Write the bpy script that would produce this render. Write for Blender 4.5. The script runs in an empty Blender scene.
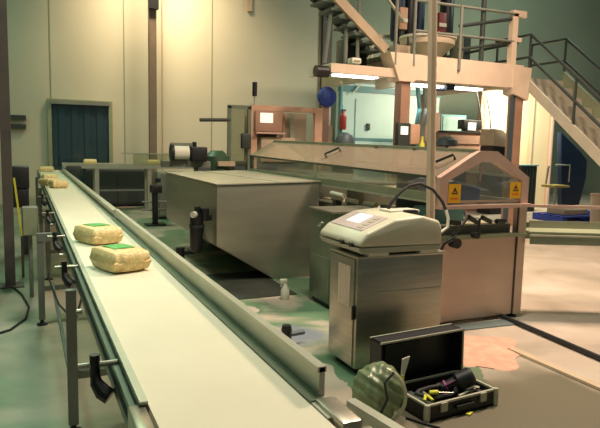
import bpy, bmesh, math, random
from mathutils import Vector, Matrix
random.seed(7)
PI = math.pi
S = bpy.context.scene
COL = S.collection

# ------------------------------------------------------------------ camera
cd = bpy.data.cameras.new('camera'); cam = bpy.data.objects.new('camera', cd); COL.objects.link(cam)
cd.sensor_width = 36; cd.lens = 36; cd.clip_end = 200
RW = Matrix(((0.90945891, 0.02724239, -0.4149004), (-0.41516576, 0.11432101, -0.90253426), (0.02284464, 0.99307027, 0.11528036)))
CAM = Vector((0, 0, 1.6))
cam.matrix_world = Matrix.Translation(CAM) @ RW.to_4x4()
S.camera = cam

def ray(px, py): return RW @ Vector((px - 300, 214 - py, -600))
def U(px, py, y):            # a point of the place on the upright plane Y = y
    r = ray(px, py); return CAM + r * ((y - CAM.y) / r.y)

# ------------------------------------------------------------------ materials
def mat(name, col, rough=.5, metal=0, col2=None, scale=8, dist=0.0, bump=0.0, emit=None, es=0, detail=4, stretch=None, spec=.5):
    m = bpy.data.materials.new(name); m.use_nodes = True
    nt = m.node_tree; b = nt.nodes['Principled BSDF']
    b.inputs['Base Color'].default_value = (*col, 1); b.inputs['Roughness'].default_value = rough
    b.inputs['Metallic'].default_value = metal
    b.inputs['Specular IOR Level'].default_value = spec
    if emit:
        b.inputs['Emission Color'].default_value = (*emit, 1); b.inputs['Emission Strength'].default_value = es
    if col2 or bump:
        tc = nt.nodes.new('ShaderNodeTexCoord'); mp = nt.nodes.new('ShaderNodeMapping')
        if stretch: mp.inputs['Scale'].default_value = stretch
        nz = nt.nodes.new('ShaderNodeTexNoise'); nz.inputs['Scale'].default_value = scale; nz.inputs['Detail'].default_value = detail
        nz.inputs['Distortion'].default_value = dist
        nt.links.new(tc.outputs['Object'], mp.inputs[0]); nt.links.new(mp.outputs[0], nz.inputs['Vector'])
        if col2:
            rp = nt.nodes.new('ShaderNodeValToRGB')
            rp.color_ramp.elements[0].position = .35; rp.color_ramp.elements[0].color = (*col, 1)
            rp.color_ramp.elements[1].position = .68; rp.color_ramp.elements[1].color = (*col2, 1)
            nt.links.new(nz.outputs['Fac'], rp.inputs[0]); nt.links.new(rp.outputs[0], b.inputs['Base Color'])
        if bump:
            bp = nt.nodes.new('ShaderNodeBump'); bp.inputs['Strength'].default_value = bump; bp.inputs['Distance'].default_value = .01
            nt.links.new(nz.outputs['Fac'], bp.inputs['Height']); nt.links.new(bp.outputs[0], b.inputs['Normal'])
    return m

def clear(name, tint, fac, rough=.08, dif=None, dfac=0.0):
    m = bpy.data.materials.new(name); m.use_nodes = True
    nt = m.node_tree; nt.nodes.clear()
    o = nt.nodes.new('ShaderNodeOutputMaterial'); t = nt.nodes.new('ShaderNodeBsdfTransparent'); t.inputs[0].default_value = (*tint, 1)
    g = nt.nodes.new('ShaderNodeBsdfGlossy'); g.inputs['Roughness'].default_value = rough; g.inputs[0].default_value = (.9, .9, .85, 1)
    mx = nt.nodes.new('ShaderNodeMixShader'); mx.inputs[0].default_value = fac
    nt.links.new(t.outputs[0], mx.inputs[1]); nt.links.new(g.outputs[0], mx.inputs[2])
    last = mx
    if dif:
        d = nt.nodes.new('ShaderNodeBsdfDiffuse'); d.inputs[0].default_value = (*dif, 1)
        m2 = nt.nodes.new('ShaderNodeMixShader'); m2.inputs[0].default_value = dfac
        nt.links.new(mx.outputs[0], m2.inputs[1]); nt.links.new(d.outputs[0], m2.inputs[2]); last = m2
    nt.links.new(last.outputs[0], o.inputs[0])
    return m

M = dict(
    steel=mat('brushed_steel', (.42, .40, .33), .34, .85, (.50, .47, .39), 3, stretch=(1, 1, 14)),
    hoodsteel=mat('hood_steel', (.37, .355, .285), .34, .66, (.42, .405, .325), 2, stretch=(1, 1, 5)),
    pinksteel=mat('warm_steel', (.52, .40, .33), .45, .55, (.58, .46, .37), 2, stretch=(1, 1, 3)),
    paintframe=mat('cream_pink_frame_paint', (.62, .42, .35), .4, .1, (.68, .48, .40), 5),
    greensteel=mat('green_grey_steel', (.20, .25, .18), .38, .6, (.25, .30, .22), 3),
    rail=mat('rail_steel', (.44, .45, .37), .4, .45, (.52, .53, .43), 4, stretch=(1, 1, 6)),
    darkrail=mat('dark_aluminium', (.12, .14, .11), .4, .7),
    belt=mat('cream_belt', (.70, .67, .52), .5, 0, (.74, .71, .55), 3),
    black=mat('black_plastic', (.012, .013, .016), .45),
    rubber=mat('black_rubber', (.018, .022, .022), .75, 0, (.03, .034, .03), 12),
    white=mat('white_plastic', (.75, .73, .62), .4),
    coder=mat('cream_plastic', (.60, .58, .45), .38, 0, (.64, .62, .48), 3),
    coderd=mat('grey_plastic_base', (.42, .42, .33), .45),
    screen=mat('panel_lilac', (.55, .47, .46), .3),
    lcd=mat('lit_display', (.8, .8, .75), .3, emit=(1, .97, .85), es=.6),
    bag=mat('pasta_bag', (.76, .52, .20), .35, 0, (.90, .76, .42), 60, .8, .35, detail=3),
    green=mat('green_label', (.06, .42, .08), .4, 0, (.08, .48, .10), 9),
    yellow=mat('yellow_sticker', (.90, .50, .02), .5),
    yel2=mat('yellow_paint', (.62, .60, .06), .5),
    paper=mat('notice_paper', (.78, .62, .50), .7, 0, (.62, .46, .38), 60, stretch=(1, 1, .05)),
    blue=mat('blue_plastic', (.02, .05, .34), .45, 0, (.03, .08, .46), 6),
    navy=mat('navy_sheet', (.008, .022, .055), .5, 0, (.012, .032, .085), 3),
    cyan=mat('pale_cyan_door', (.50, .66, .60), .5, 0, (.55, .72, .66), 1.5),
    cyand=mat('teal_trim', (.10, .24, .25), .5),
    red=mat('red_paint', (.40, .05, .04), .4),
    brown=mat('brown_column', (.33, .19, .13), .6, 0, (.40, .24, .17), 3),
    post=mat('dark_brown_post', (.060, .052, .048), .55, 0, (.085, .072, .064), 4),
    cream=mat('cream_steel_paint', (.70, .55, .42), .55, 0, (.75, .60, .47), 3),
    dgrey=mat('dark_grey_paint', (.035, .045, .042), .5),
    mgrey=mat('mid_grey_paint', (.17, .18, .155), .55, 0, (.21, .22, .19), 3),
    olive=mat('olive_paint', (.22, .25, .16), .5, 0, (.27, .30, .19), 4),
    tan=mat('tan_paint', (.46, .36, .25), .55, 0, (.52, .41, .29), 3),
    pinkmach=mat('salmon_cabinet', (.50, .30, .21), .5, 0, (.68, .42, .29), 3),
    tube=mat('fluorescent_tube', (.9, .9, .85), .4, emit=(1, .96, .82), es=7),
    pipe=mat('black_pipe', (.02, .022, .025), .4),
    glove=mat('purple_trim', (.30, .06, .20), .5),
    clearp=clear('clear_guard', (.92, .93, .90), .16, .06, (.42, .40, .36), .10),
    roofp=clear('clear_roof_sheet', (.80, .76, .68), .24, .20, (.56, .45, .36), .26),  # tan diffuse part stands in for reflections of the warm wall
    glassg=clear('green_glass_guard', (.84, .88, .80), .08, .05, (.5, .55, .42), .06),
    bagp=clear('green_plastic_film', (.45, .58, .42), .14, .28, (.24, .30, .17), .55),
    powder=mat('pink_powder', (.56, .29, .21), .9, 0, (.64, .38, .28), 9, bump=.6),
    treadg=mat('grey_green_tread', (.11, .15, .135), .5), glaz=mat('teal_glazing', (.22, .34, .31), .3, 0, (.30, .42, .38), 6), toplate=mat('pale_top_steel', (.50, .48, .38), .36, .45, (.58, .55, .44), 3), pblue=mat('pale_blue_film', (.42, .50, .70), .3), stairg=mat('stair_grey_cream', (.46, .42, .34), .5, 0, (.52, .48, .38), 3), olyel=mat('old_yellow_vinyl', (.40, .34, .10), .5), umber=mat('umber_column', (.16, .115, .085), .55, 0, (.20, .145, .105), 3), slate=mat('slate_paint', (.06, .085, .10), .45), brick=mat('dull_red', (.22, .05, .04), .5), darkclear=clear('smoky_guard', (.80, .82, .74), .10, .06, (.25, .28, .2), .10),
    hoodshade=mat('black_hood_shade', (.010, .016, .012), .6, 0, (.018, .026, .018), 6),
)

# ------------------------------------------------------------------ mesh building
class MB:
    def __init__(s): s.bm = bmesh.new()
    def box(s, a, b, bev=0, rot=None, piv=None):
        a, b = Vector(a), Vector(b); c = (a + b) / 2
        r = bmesh.ops.create_cube(s.bm, size=1); vs = r['verts']
        for v in vs: v.co = Vector((v.co.x * (b.x - a.x), v.co.y * (b.y - a.y), v.co.z * (b.z - a.z))) + c
        if bev:
            es = list({e for v in vs for e in v.link_edges})
            g = bmesh.ops.bevel(s.bm, geom=es, offset=bev, segments=2, profile=.5, affect='EDGES')
            vs = list({v for f in g['faces'] for v in f.verts} | {v for v in vs if v.is_valid})
        if rot is not None:
            p = Vector(piv) if piv is not None else c
            for v in vs: v.co = rot @ (v.co - p) + p
        return s
    def prism(s, poly, vec, bev=0):
        vec = Vector(vec); p0 = [s.bm.verts.new(p) for p in poly]; p1 = [s.bm.verts.new(Vector(p) + vec) for p in poly]
        n = len(poly); fs = [s.bm.faces.new(p0[::-1]), s.bm.faces.new(p1)]
        for i in range(n): fs.append(s.bm.faces.new((p0[i], p0[(i + 1) % n], p1[(i + 1) % n], p1[i])))
        bmesh.ops.recalc_face_normals(s.bm, faces=fs)
        if bev: bmesh.ops.bevel(s.bm, geom=list({e for f in fs for e in f.edges}), offset=bev, segments=3, profile=.5, affect='EDGES')
        return s
    def tube(s, pts, r, n=10):
        pts = [Vector(p) for p in pts]; rings = []; up = None
        for i, p in enumerate(pts):
            d = (pts[min(i + 1, len(pts) - 1)] - pts[max(i - 1, 0)]).normalized()
            if up is None: up = d.orthogonal().normalized()
            up = (up - d * up.dot(d)).normalized(); w = d.cross(up)
            rr = r[i] if isinstance(r, (list, tuple)) else r
            rings.append([s.bm.verts.new(p + (up * math.cos(2 * PI * k / n) + w * math.sin(2 * PI * k / n)) * rr) for k in range(n)])
        fs = []
        for a, b in zip(rings, rings[1:]):
            for k in range(n): fs.append(s.bm.faces.new((a[k], a[(k + 1) % n], b[(k + 1) % n], b[k])))
        fs += [s.bm.faces.new(rings[0][::-1]), s.bm.faces.new(rings[-1])]
        bmesh.ops.recalc_face_normals(s.bm, faces=fs)
        return s
    def bar(s, a, b, w, h):          # square bar from a to b
        a, b = Vector(a), Vector(b); d = (b - a).normalized()
        x = d.cross(Vector((0, 0, 1)))
        x = Vector((1, 0, 0)) if x.length < 1e-3 else x.normalized()
        y = x.cross(d)
        poly = [a + x * i * w / 2 + y * j * h / 2 for i, j in ((-1, -1), (1, -1), (1, 1), (-1, 1))]
        return s.prism(poly, b - a)
    def lathe(s, prof, c, n=20, ax='z'):
        c = Vector(c); rings = []
        for r, z in prof:
            ring = []
            for k in range(n):
                x, y = r * math.cos(2 * PI * k / n), r * math.sin(2 * PI * k / n)
                ring.append(s.bm.verts.new(c + (Vector((x, y, z)) if ax == 'z' else Vector((z, x, y)) if ax == 'x' else Vector((x, z, y)))))
            rings.append(ring)
        fs = []
        for a, b in zip(rings, rings[1:]):
            for k in range(n): fs.append(s.bm.faces.new((a[k], a[(k + 1) % n], b[(k + 1) % n], b[k])))
        fs += [s.bm.faces.new(rings[0][::-1]), s.bm.faces.new(rings[-1])]
        bmesh.ops.recalc_face_normals(s.bm, faces=fs)
        return s
    def build(s, name, m, parent=None):
        bm = s.bm
        org = Vector((0, 0, 0)); p = parent
        while p is not None:
            org += p.location; p = p.parent
        if org.length: bmesh.ops.translate(bm, verts=bm.verts, vec=-org)
        if parent is None:
            lo = Vector([min(v.co[i] for v in bm.verts) for i in range(3)]); hi = Vector([max(v.co[i] for v in bm.verts) for i in range(3)])
            org = Vector(((lo.x + hi.x) / 2, (lo.y + hi.y) / 2, lo.z)); bmesh.ops.translate(bm, verts=bm.verts, vec=-org)
        for f in bm.faces: f.smooth = True
        for e in bm.edges:
            if len(e.link_faces) != 2 or e.calc_face_angle(0) > .6: e.smooth = False
        me = bpy.data.meshes.new(name); bm.to_mesh(me); bm.free()
        me.materials.append(M[m] if isinstance(m, str) else m)
        o = bpy.data.objects.new(name, me); COL.objects.link(o)
        if parent is None: o.location = org
        else: o.parent = parent
        return o

def tag(o, label=None, cat=None, group=None, kind=None):
    for k, v in (('label', label), ('category', cat), ('group', group), ('kind', kind)):
        if v: o[k] = v
    return o
def thing(name, label, cat, loc, group=None):
    o = bpy.data.objects.new(name, None); COL.objects.link(o); o.location = loc; o.empty_display_size = .1
    return tag(o, label, cat, group)
def copy_tree(o, parent=None):
    c = o.copy(); COL.objects.link(c); c.parent = parent
    for ch in [x for x in bpy.data.objects if x.parent == o]: copy_tree(ch, c)
    return c
def B(name, m, parent, *boxes, bev=0):
    k = MB()
    for a, b in boxes: k.box(a, b, bev)
    return k.build(name, m, parent)
def T(name, m, parent, pts, r, n=10): return MB().tube(pts, r, n).build(name, m, parent)
def struct(o): return tag(o, kind='structure')

# ------------------------------------------------------------------ the room
def floor_mat():
    m = bpy.data.materials.new('worn_floor'); m.use_nodes = True; nt = m.node_tree; N = nt.nodes; L = nt.links
    b = N['Principled BSDF']; b.inputs['Roughness'].default_value = .42
    tc = N.new('ShaderNodeTexCoord')
    def noise(sc, det=6, di=0):
        n = N.new('ShaderNodeTexNoise'); n.inputs['Scale'].default_value = sc; n.inputs['Detail'].default_value = det; n.inputs['Distortion'].default_value = di
        L.new(tc.outputs['Object'], n.inputs['Vector']); return n.outputs['Fac']
    def ramp(src, stops):
        r = N.new('ShaderNodeValToRGB'); els = r.color_ramp.elements
        els[0].position, els[0].color = stops[0][0], (*stops[0][1], 1); els[1].position, els[1].color = stops[-1][0], (*stops[-1][1], 1)
        for p, c in stops[1:-1]: e = els.new(p); e.color = (*c, 1)
        L.new(src, r.inputs[0]); return r.outputs[0]
    def math_(op, a, c):
        n = N.new('ShaderNodeMath'); n.operation = op
        for i, v in enumerate((a, c)):
            if isinstance(v, (int, float)): n.inputs[i].default_value = v
            else: L.new(v, n.inputs[i])
        return n.outputs[0]
    conc = ramp(noise(1.3, 8, .6), [(.3, (.33, .28, .225)), (.5, (.45, .38, .31)), (.7, (.53, .47, .40))])
    paint = ramp(noise(2.2, 6, .3), [(.3, (.09, .175, .10)), (.7, (.15, .25, .15))])
    sx = N.new('ShaderNodeSeparateXYZ'); L.new(tc.outputs['Object'], sx.inputs[0])
    wob = math_('MULTIPLY', math_('SUBTRACT', noise(2.5, 5), .5), .5)
    x = math_('ADD', sx.outputs[0], wob); y = math_('ADD', sx.outputs[1], wob)
    def band(v, lo, hi): return math_('MULTIPLY', math_('GREATER_THAN', v, lo), math_('LESS_THAN', v, hi))
    inside = math_('MULTIPLY', math_('MULTIPLY', band(x, 1.95, 3.3), math_('GREATER_THAN', y, 2.75)), math_('LESS_THAN', math_('SUBTRACT', x, math_('MULTIPLY', y, .45)), 1.5))
    worn = ramp(noise(1.1, 6, .4), [(.50, (1, 1, 1)), (.60, (0, 0, 0))])
    z1 = math_('MULTIPLY', inside, worn)
    left = math_('MULTIPLY', math_('LESS_THAN', x, .6), ramp(noise(.7, 7, .8), [(.40, (.9, .9, .9)), (.62, (.12, .12, .12))]))
    fac = math_('MAXIMUM', z1, left)
    def mix(f, a, c):
        n = N.new('ShaderNodeMix'); n.data_type = 'RGBA'; L.new(f, n.inputs['Factor']); L.new(a, n.inputs['A'])
        if isinstance(c, tuple): n.inputs['B'].default_value = (*c, 1)
        else: L.new(c, n.inputs['B'])
        return n.outputs['Result']
    c1 = mix(fac, conc, paint)
    # a blue-grey smear of spilt ink beside the conveyor
    d = N.new('ShaderNodeVectorMath'); d.operation = 'DISTANCE'; L.new(tc.outputs['Object'], d.inputs[0]); d.inputs[1].default_value = (2.05, 4.45, 0)
    sm = ramp(math_('ADD', d.outputs['Value'], math_('MULTIPLY', math_('SUBTRACT', noise(5, 6), .5), .8)), [(.16, (.9, .9, .9)), (.34, (0, 0, 0))])
    # bare grime along the walkway in front of the channel cover
    x2 = math_('ADD', sx.outputs[0], math_('MULTIPLY', math_('SUBTRACT', noise(6, 4), .5), .12))
    def ease(v, a, b_):
        n = N.new('ShaderNodeMapRange'); n.interpolation_type = 'SMOOTHSTEP'; L.new(v, n.inputs['Value'])
        n.inputs['From Min'].default_value, n.inputs['From Max'].default_value = a, b_
        return n.outputs['Result']
    grime = math_('MULTIPLY', math_('MULTIPLY', ease(x2, 3.56, 3.40), ease(y, 3.5, 2.9)), ease(x2, 1.3, 2.2))
    c1 = mix(grime, c1, (.135, .12, .08))
    c2 = mix(sm, c1, (.17, .20, .26))
    L.new(c2, b.inputs['Base Color'])
    bp = N.new('ShaderNodeBump'); bp.inputs['Strength'].default_value = .12; bp.inputs['Distance'].default_value = .01
    L.new(noise(14, 6), bp.inputs['Height']); L.new(bp.outputs[0], b.inputs['Normal'])
    return m
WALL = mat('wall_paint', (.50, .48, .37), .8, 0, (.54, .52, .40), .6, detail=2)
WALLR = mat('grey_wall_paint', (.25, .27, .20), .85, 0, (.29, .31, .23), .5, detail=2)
CEIL = mat('ceiling_paint', (.20, .21, .18), .9)
XS, YB = 7.9, 16.0
f = MB().box((-7, -3, -.1), (26, YB + .2, 0)).build('floor', floor_mat()); f.data.transform(Matrix.Translation(f.location)); f.location = (0, 0, 0); struct(f)
w = MB().box((-7, YB, 0), (XS, YB + .2, 7.6)).build('wall_back', WALL); struct(w)
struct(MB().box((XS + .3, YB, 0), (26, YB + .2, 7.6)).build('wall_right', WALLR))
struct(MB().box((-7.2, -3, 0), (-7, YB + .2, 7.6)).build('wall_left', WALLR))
struct(MB().box((-7.2, -3, 7.6), (26, YB + .2, 7.8)).build('ceiling', CEIL))
struct(MB().box((XS, YB - .12, 0), (XS + .3, YB + .2, 7.6)).build('trim_1', 'post'))
for i, px in enumerate((50, 124, 212)):      # wall panel joints
    p = U(px, 60, YB); struct(MB().box((p.x - .012, YB - .012, .0), (p.x + .012, YB, 7.6)).build('trim_%d' % (i + 2), 'olive'))

# strip-curtain doorway in the back wall
dx0, dx1, dz = .62, 1.95, 2.46
d1 = struct(MB().box((dx0 - .09, YB - .14, 0), (dx0, YB, dz + .1)).box((dx1, YB - .14, 0), (dx1 + .09, YB, dz + .1)).box((dx0, YB - .14, dz), (dx1, YB, dz + .1)).build('door_1', 'olive'))
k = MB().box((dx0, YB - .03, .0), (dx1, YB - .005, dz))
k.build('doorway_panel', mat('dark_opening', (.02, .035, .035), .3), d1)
k = MB(); nst = 9
for i in range(nst):
    a = dx0 + (dx1 - dx0) * i / nst; k.box((a + .012, YB - .075 - .03 * (i % 2), .02), (a + (dx1 - dx0) / nst + .012, YB - .068 - .03 * (i % 2), dz))
k.build('strip_curtain', clear('dark_curtain_strip', (.30, .44, .50), .22, .12, (.040, .080, .105), .6), d1)
MB().box((dx0 - .02, YB - .2, dz - .02), (dx1 + .02, YB - .14, dz + .07)).build('curtain_rail', 'mgrey', d1)

# ------------------------------------------------------------------ main belt conveyor
cv = thing('belt_conveyor', 'long cream belt conveyor with steel side rails running away from the foreground', 'conveyor', (.48, 8, 0))
BX0, BX1, CY0, CY1 = .275, .70, 1.22, 14.6
k = MB(); prof = [(CY1, .9), (CY0, .9)]
for i in range(1, 9):
    a = PI * i / 8; prof.append((CY0 - .05 * math.sin(a), .85 + .05 * math.cos(a)))
prof += [(CY1, .80)]
k.prism([(BX0 + .008, y, z) for y, z in prof], (BX1 - BX0 - .02, 0, 0)); k.build('belt', 'belt', cv)
B('side_rail', 'darkrail', cv, ((BX0 - .018, 1.56, .775), (BX0, CY1, .905)), ((BX0 - .036, 1.57, .80), (BX0 - .018, CY1, .83)), ((BX0 - .036, 1.57, .865), (BX0 - .018, CY1, .885)))
B('edge_strip', 'rail', cv, ((BX0 - .016, 1.55, .905), (BX0 + .006, CY1, .913)))
B('side_rail', 'rail', cv, ((BX1 - .01, 1.30, .775), (BX1 + .045, CY1, .904)))
g = B('guide_rail', 'rail', cv, ((BX1 + .028, 1.43, .904), (BX1 + .045, 5.55, .985)), ((BX1 + .022, 1.43, .972), (BX1 + .05, 5.55, .988)))
B('guide_rail', 'rail', cv, ((BX1 + .03, 5.6, .904), (BX1 + .05, CY1 - .9, .965)), ((BX1 + .01, 5.6, .955), (BX1 + .06, CY1 - .9, .972)))
B('shelf_shade_strip', 'greensteel', cv, ((BX1 - .012, 1.4, .9045), (BX1 + .028, 5.55, .909)))  # green-grey strip paints shade and reflection on the rail's shelf
e = B('end_bracket', 'steel', cv, ((BX1 + .0, 1.24, .80), (BX1 + .06, 1.40, .915)), bev=.008)
MB().lathe([(.012, 0), (.012, .02)], (BX1 + .06, 1.3, .86), 12, 'x').build('bolt', 'steel', e)
MB().lathe([(.035, 0), (.035, .04)], (BX1 + .05, 1.25, .85), 16, 'x').build('bearing', 'steel', e)
e = B('end_bracket', 'steel', cv, ((BX0 - .045, 1.22, .78), (BX0, 1.57, .90)), bev=.005)
MB().lathe([(.012, 0), (.012, .02)], (BX0 - .066, 1.5, .85), 12, 'x').build('bolt', 'white', e)
def leg(x, y, m='mgrey', w=.026, foot=True):
    l = B('leg', m, cv, ((x - w, y - w, .05), (x + w, y + w, .80)))
    MB().lathe([(.045, 0), (.045, .012), (.016, .02), (.016, .05)], (x, y, 0), 14).build('levelling_foot', 'black', l)
for x, y in ((.205, 3.36), (.74, 3.4), (.215, 7.3), (.74, 7.3), (.215, 10.6), (.74, 10.6), (.215, 13.6), (.74, 13.6)): leg(x, y)
leg(.10, 5.5); leg(.74, 5.5)
for a_, y_ in ((.195, 3.37), (.10, 5.5), (.215, 7.3), (.215, 10.6)): B('cross_brace', 'mgrey', cv, ((a_, y_ - .015, .30), (.74, y_ + .015, .34)))
B('cross_brace', 'mgrey', cv, ((.08, 5.47, .73), (.26, 5.53, .80)))
B('long_brace', 'mgrey', cv, ((.18, 3.4, .34), (.20, 5.5, .37)))
for y in (1.94, 3.54, 4.69, 6.2, 8.0):        # rail clamps on the near side: rod, block and drooping lever
    c = T('clamp_rod', 'steel', cv, [(.135, y, .888), (BX0 - .02, y, .888)], .0095)
    kb = MB().tube([(.185, y, .922), (.185, y, .85)], .016, 12)
    kb.tube([(.185, y, .86), (.188, y - .008, .832), (.206, y - .024, .804), (.226, y - .036, .79)], [.014, .020, .027, .026], 10)
    kb.build('clamp_lever', 'black', c)
for y in (2.9, 4.4, 6.0):
    T('fixing_bolt', 'steel', cv, [(BX0 - .075, y, .80), (BX0 - .05, y, .80)], .014)
T('cable', 'black', cv, [(.20, 7.2, .55), (.18, 6.4, .40), (.17, 5.6, .36), (.2, 4.6, .40), (.24, 3.6, .55), (.26, 3.3, .78)], .007, 6)

# ------------------------------------------------------------------ pasta bags
def bag_mesh(lx, ly, h, seed):
    rnd = random.Random(seed); bm = bmesh.new(); n = 18
    def f(u, v, top):
        ex = max(abs(u), abs(v)); rr = 1 - .10 * (abs(u) ** 6) * 1 - .05 * abs(v) ** 4
        e = (1 - abs(u) ** 20) ** .5 * (1 - abs(v) ** 18) ** .5 * (1 - .10 * u * u - .10 * v * v)
        z = h * (.5 + .5 * e * (1 if top else -1)) if True else 0
        if not top: z = h * .5 * (1 - e)
        z += (rnd.random() - .5) * .006 * (1 if ex < .95 and top else 0)
        sq = 1 - .07 * v * v if abs(u) > .5 else 1
        return Vector((u * lx / 2 * (1 - .04 * v * v), v * ly / 2 * sq, z))
    grid = {}
    for top in (1, 0):
        for i in range(n + 1):
            for j in range(n + 1):
                u, v = -1 + 2 * i / n, -1 + 2 * j / n
                if not top and (i in (0, n) or j in (0, n)): grid[top, i, j] = grid[1, i, j]
                else: grid[top, i, j] = bm.verts.new(f(u, v, top))
    for top in (1, 0):
        for i in range(n):
            for j in range(n):
                q = [grid[top, i, j], grid[top, i + 1, j], grid[top, i + 1, j + 1], grid[top, i, j + 1]]
                bm.faces.new(q if top else q[::-1])
    return bm
def make_bag(name, label, group, x, y, rz, z=.9, full=True, s=1):
    r = thing(name, label, 'bag', (0, 0, 0), group)
    lx, ly, h = .235, .31, .118
    k = MB(); k.bm.free(); k.bm = bag_mesh(lx, ly, h, 3); k.build('film_pouch', 'bag', r)
    if full:
        for sy in (-1, 1):                     # crimped end seals
            k = MB()
            zz = h * .5
            pts = []
            for i in range(13):
                t = -1 + 2 * i / 12; pts.append(Vector((t * lx / 2 * .92, sy * (ly / 2 - .012), zz + .006 * math.sin(i * 2.3))))
            vs = [[k.bm.verts.new(p + Vector((0, sy * q * .008, dz))) for p in pts] for q, dz in ((0, -.0015), (1, -.006), (1, -.003), (0, .0015))]
            for a in range(4):
                for i in range(12): k.bm.faces.new((vs[a][i], vs[a][i + 1], vs[(a + 1) % 4][i + 1], vs[(a + 1) % 4][i]))
            k.build('end_seal', 'bag', r)
        k = MB(); nn = 6; g = [[k.bm.verts.new(Vector((-.055 + .125 * i / nn, -.045 + .15 * j / nn, h + .0036 - h * .05 * (((-.055 + .125 * i / nn) / .1175) ** 2 + ((-.045 + .15 * j / nn) / .155) ** 2)))) for j in range(nn + 1)] for i in range(nn + 1)]
        for i in range(nn):
            for j in range(nn): k.bm.faces.new((g[i][j], g[i + 1][j], g[i + 1][j + 1], g[i][j + 1]))
        k.build('printed_label', 'green', r)['label'] = 'green rectangular label'
    r.location = (x, y, z); r.rotation_euler = (0, 0, rz); r.scale = (s, s, s)
    return r
GB = 'bags of pasta riding on the conveyors'
b0 = make_bag('pasta_bag', 'pasta bag with green label on the main belt, nearest to the viewer', GB, .462, 3.355, .33)
c = copy_tree(b0); c.location = (.445, 4.28, .9); c.rotation_euler.z = .40; c['label'] = 'pasta bag with green label on the main belt, second from the near end'
far = make_bag('pasta_bag', 'pinkish pasta bag on the main belt, third from the near end, right of belt', GB, .43, 9.3, .2, full=False, s=.95)
for x, y, rz, lb in ((.335, 9.75, .5, 'pasta bag at the left belt edge, just behind the pinkish third bag'),
                     (.37, 10.9, .1, 'pasta bag on the main belt, second last before the far corner'),
                     (.42, 13.9, 1.4, 'small pasta bag at the far end of the main belt')):
    c = copy_tree(far); c.location = (x, y, .9); c.rotation_euler.z = rz; c['label'] = lb

# ------------------------------------------------------------------ cross conveyor at the far end
cc = thing('cross_conveyor', 'narrow cross conveyor carrying bags along the back, in front of the doorway', 'conveyor', (2.2, 14.3, 0))
B('belt', 'belt', cc, ((.76, 14.12, 1.02), (4.2, 14.5, 1.05)))
B('side_rail', 'rail', cc, ((.76, 14.06, .96), (4.2, 14.11, 1.07)))
B('side_rail', 'rail', cc, ((.76, 14.51, .96), (4.2, 14.56, 1.07)))
for x in (1.46, 2.62, 3.9):
    B('leg', 'rail', cc, ((x - .045, 14.08, 0), (x + .045, 14.16, .96)))
    B('leg', 'rail', cc, ((x - .045, 14.46, 0), (x + .045, 14.54, .96)))
B('cross_brace', 'mgrey', cc, ((1.46, 14.1, .45), (2.62, 14.13, .485)))
gl = B('glass_guard', 'glassg', cc, ((2.25, 14.02, 1.07), (3.7, 14.035, 1.30)))
B('edge_strip', 'rail', gl, ((2.0, 14.0, 1.295), (3.7, 14.05, 1.32)))
B('drive_motor', 'dgrey', cc, ((.82, 13.82, .80), (1.12, 14.05, 1.02)), bev=.02)
for x, lb in ((1.34, 'pasta bag on the cross conveyor in front of the strip curtain'), (2.74, 'pasta bag on the cross conveyor in front of the tall column')):
    c = copy_tree(far); c.location = (x, 14.3, 1.05); c.rotation_euler.z = PI / 2 + random.uniform(-.15, .15); c['label'] = lb
# dark machine panel standing below and behind the cross conveyor
t = thing('dark_cabinet', 'dark grey floor cabinet behind the cross conveyor legs', 'cabinet', (2.0, 15.2, 0))
B('body', 'dgrey', t, ((1.3, 14.95, .05), (2.75, 15.5, .90)), bev=.01); B('plinth', 'black', t, ((1.35, 15.0, 0), (2.7, 15.45, .05)))
B('door', 'dgrey', t, ((1.33, 14.93, .1), (2.0, 14.95, .86)), ((2.03, 14.93, .1), (2.72, 14.95, .86)))

# ------------------------------------------------------------------ left side
t = thing('steel_post', 'dark steel post rising at the left edge beside the conveyor', 'post', (-.16, 7.1, 0))
B('shaft', 'post', t, ((-.225, 7.04, .012), (-.125, 7.15, 7.6)))
B('base_plate', 'post', t, ((-.28, 6.98, 0), (-.04, 7.23, .014)))
t = thing('junction_box', 'small grey electrical box on a stand left of the conveyor', 'electrical box', (.03, 6.5, 0))
B('enclosure', 'mgrey', t, ((-.04, 6.45, .64), (.105, 6.62, .92)), bev=.008); B('cover', 'olive', t, ((-.03, 6.44, .65), (.095, 6.45, .91))); T('stand', 'mgrey', t, [(.03, 6.53, 0), (.03, 6.53, .64)], .02)
t = thing('drive_unit', 'black drive unit on a stand beyond the grey electrical box', 'motor', (-.02, 9, 0))
B('housing', 'black', t, ((-.23, 8.9, .92), (.05, 9.2, 1.22)), bev=.02); B('gearbox', 'black', t, ((-.17, 8.92, .66), (.04, 9.15, .92)), bev=.02); B('stand', 'dgrey', t, ((-.06, 8.98, 0), (.06, 9.1, .66)))
t = thing('guard_strip', 'thin yellow upright guard strip beside the dark post', 'guard', (-.08, 7.5, 0))
MB().bar(U(14, 178, 7.5), U(22, 236, 7.5), .035, .02).build('strip', 'yel2', t); MB().bar(U(22, 236, 7.5), (U(22, 236, 7.5).x, 7.5, 0), .03, .02).build('upright', 'post', t)
tag(T('cable', 'black', None, [(-.14, 6.95, .012), (-.06, 6.6, .012), (.0, 6.1, .012), (-.03, 5.7, .012), (-.15, 5.4, .012), (-.4, 5.2, .012), (-.7, 5.15, .012)], .01, 8), 'thin black cable lying on the floor at the left', 'cable')
t = thing('wall_duct', 'small dark pipe stub high on the back wall', 'pipe', (2, 15.9, 5)) if False else None

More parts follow.
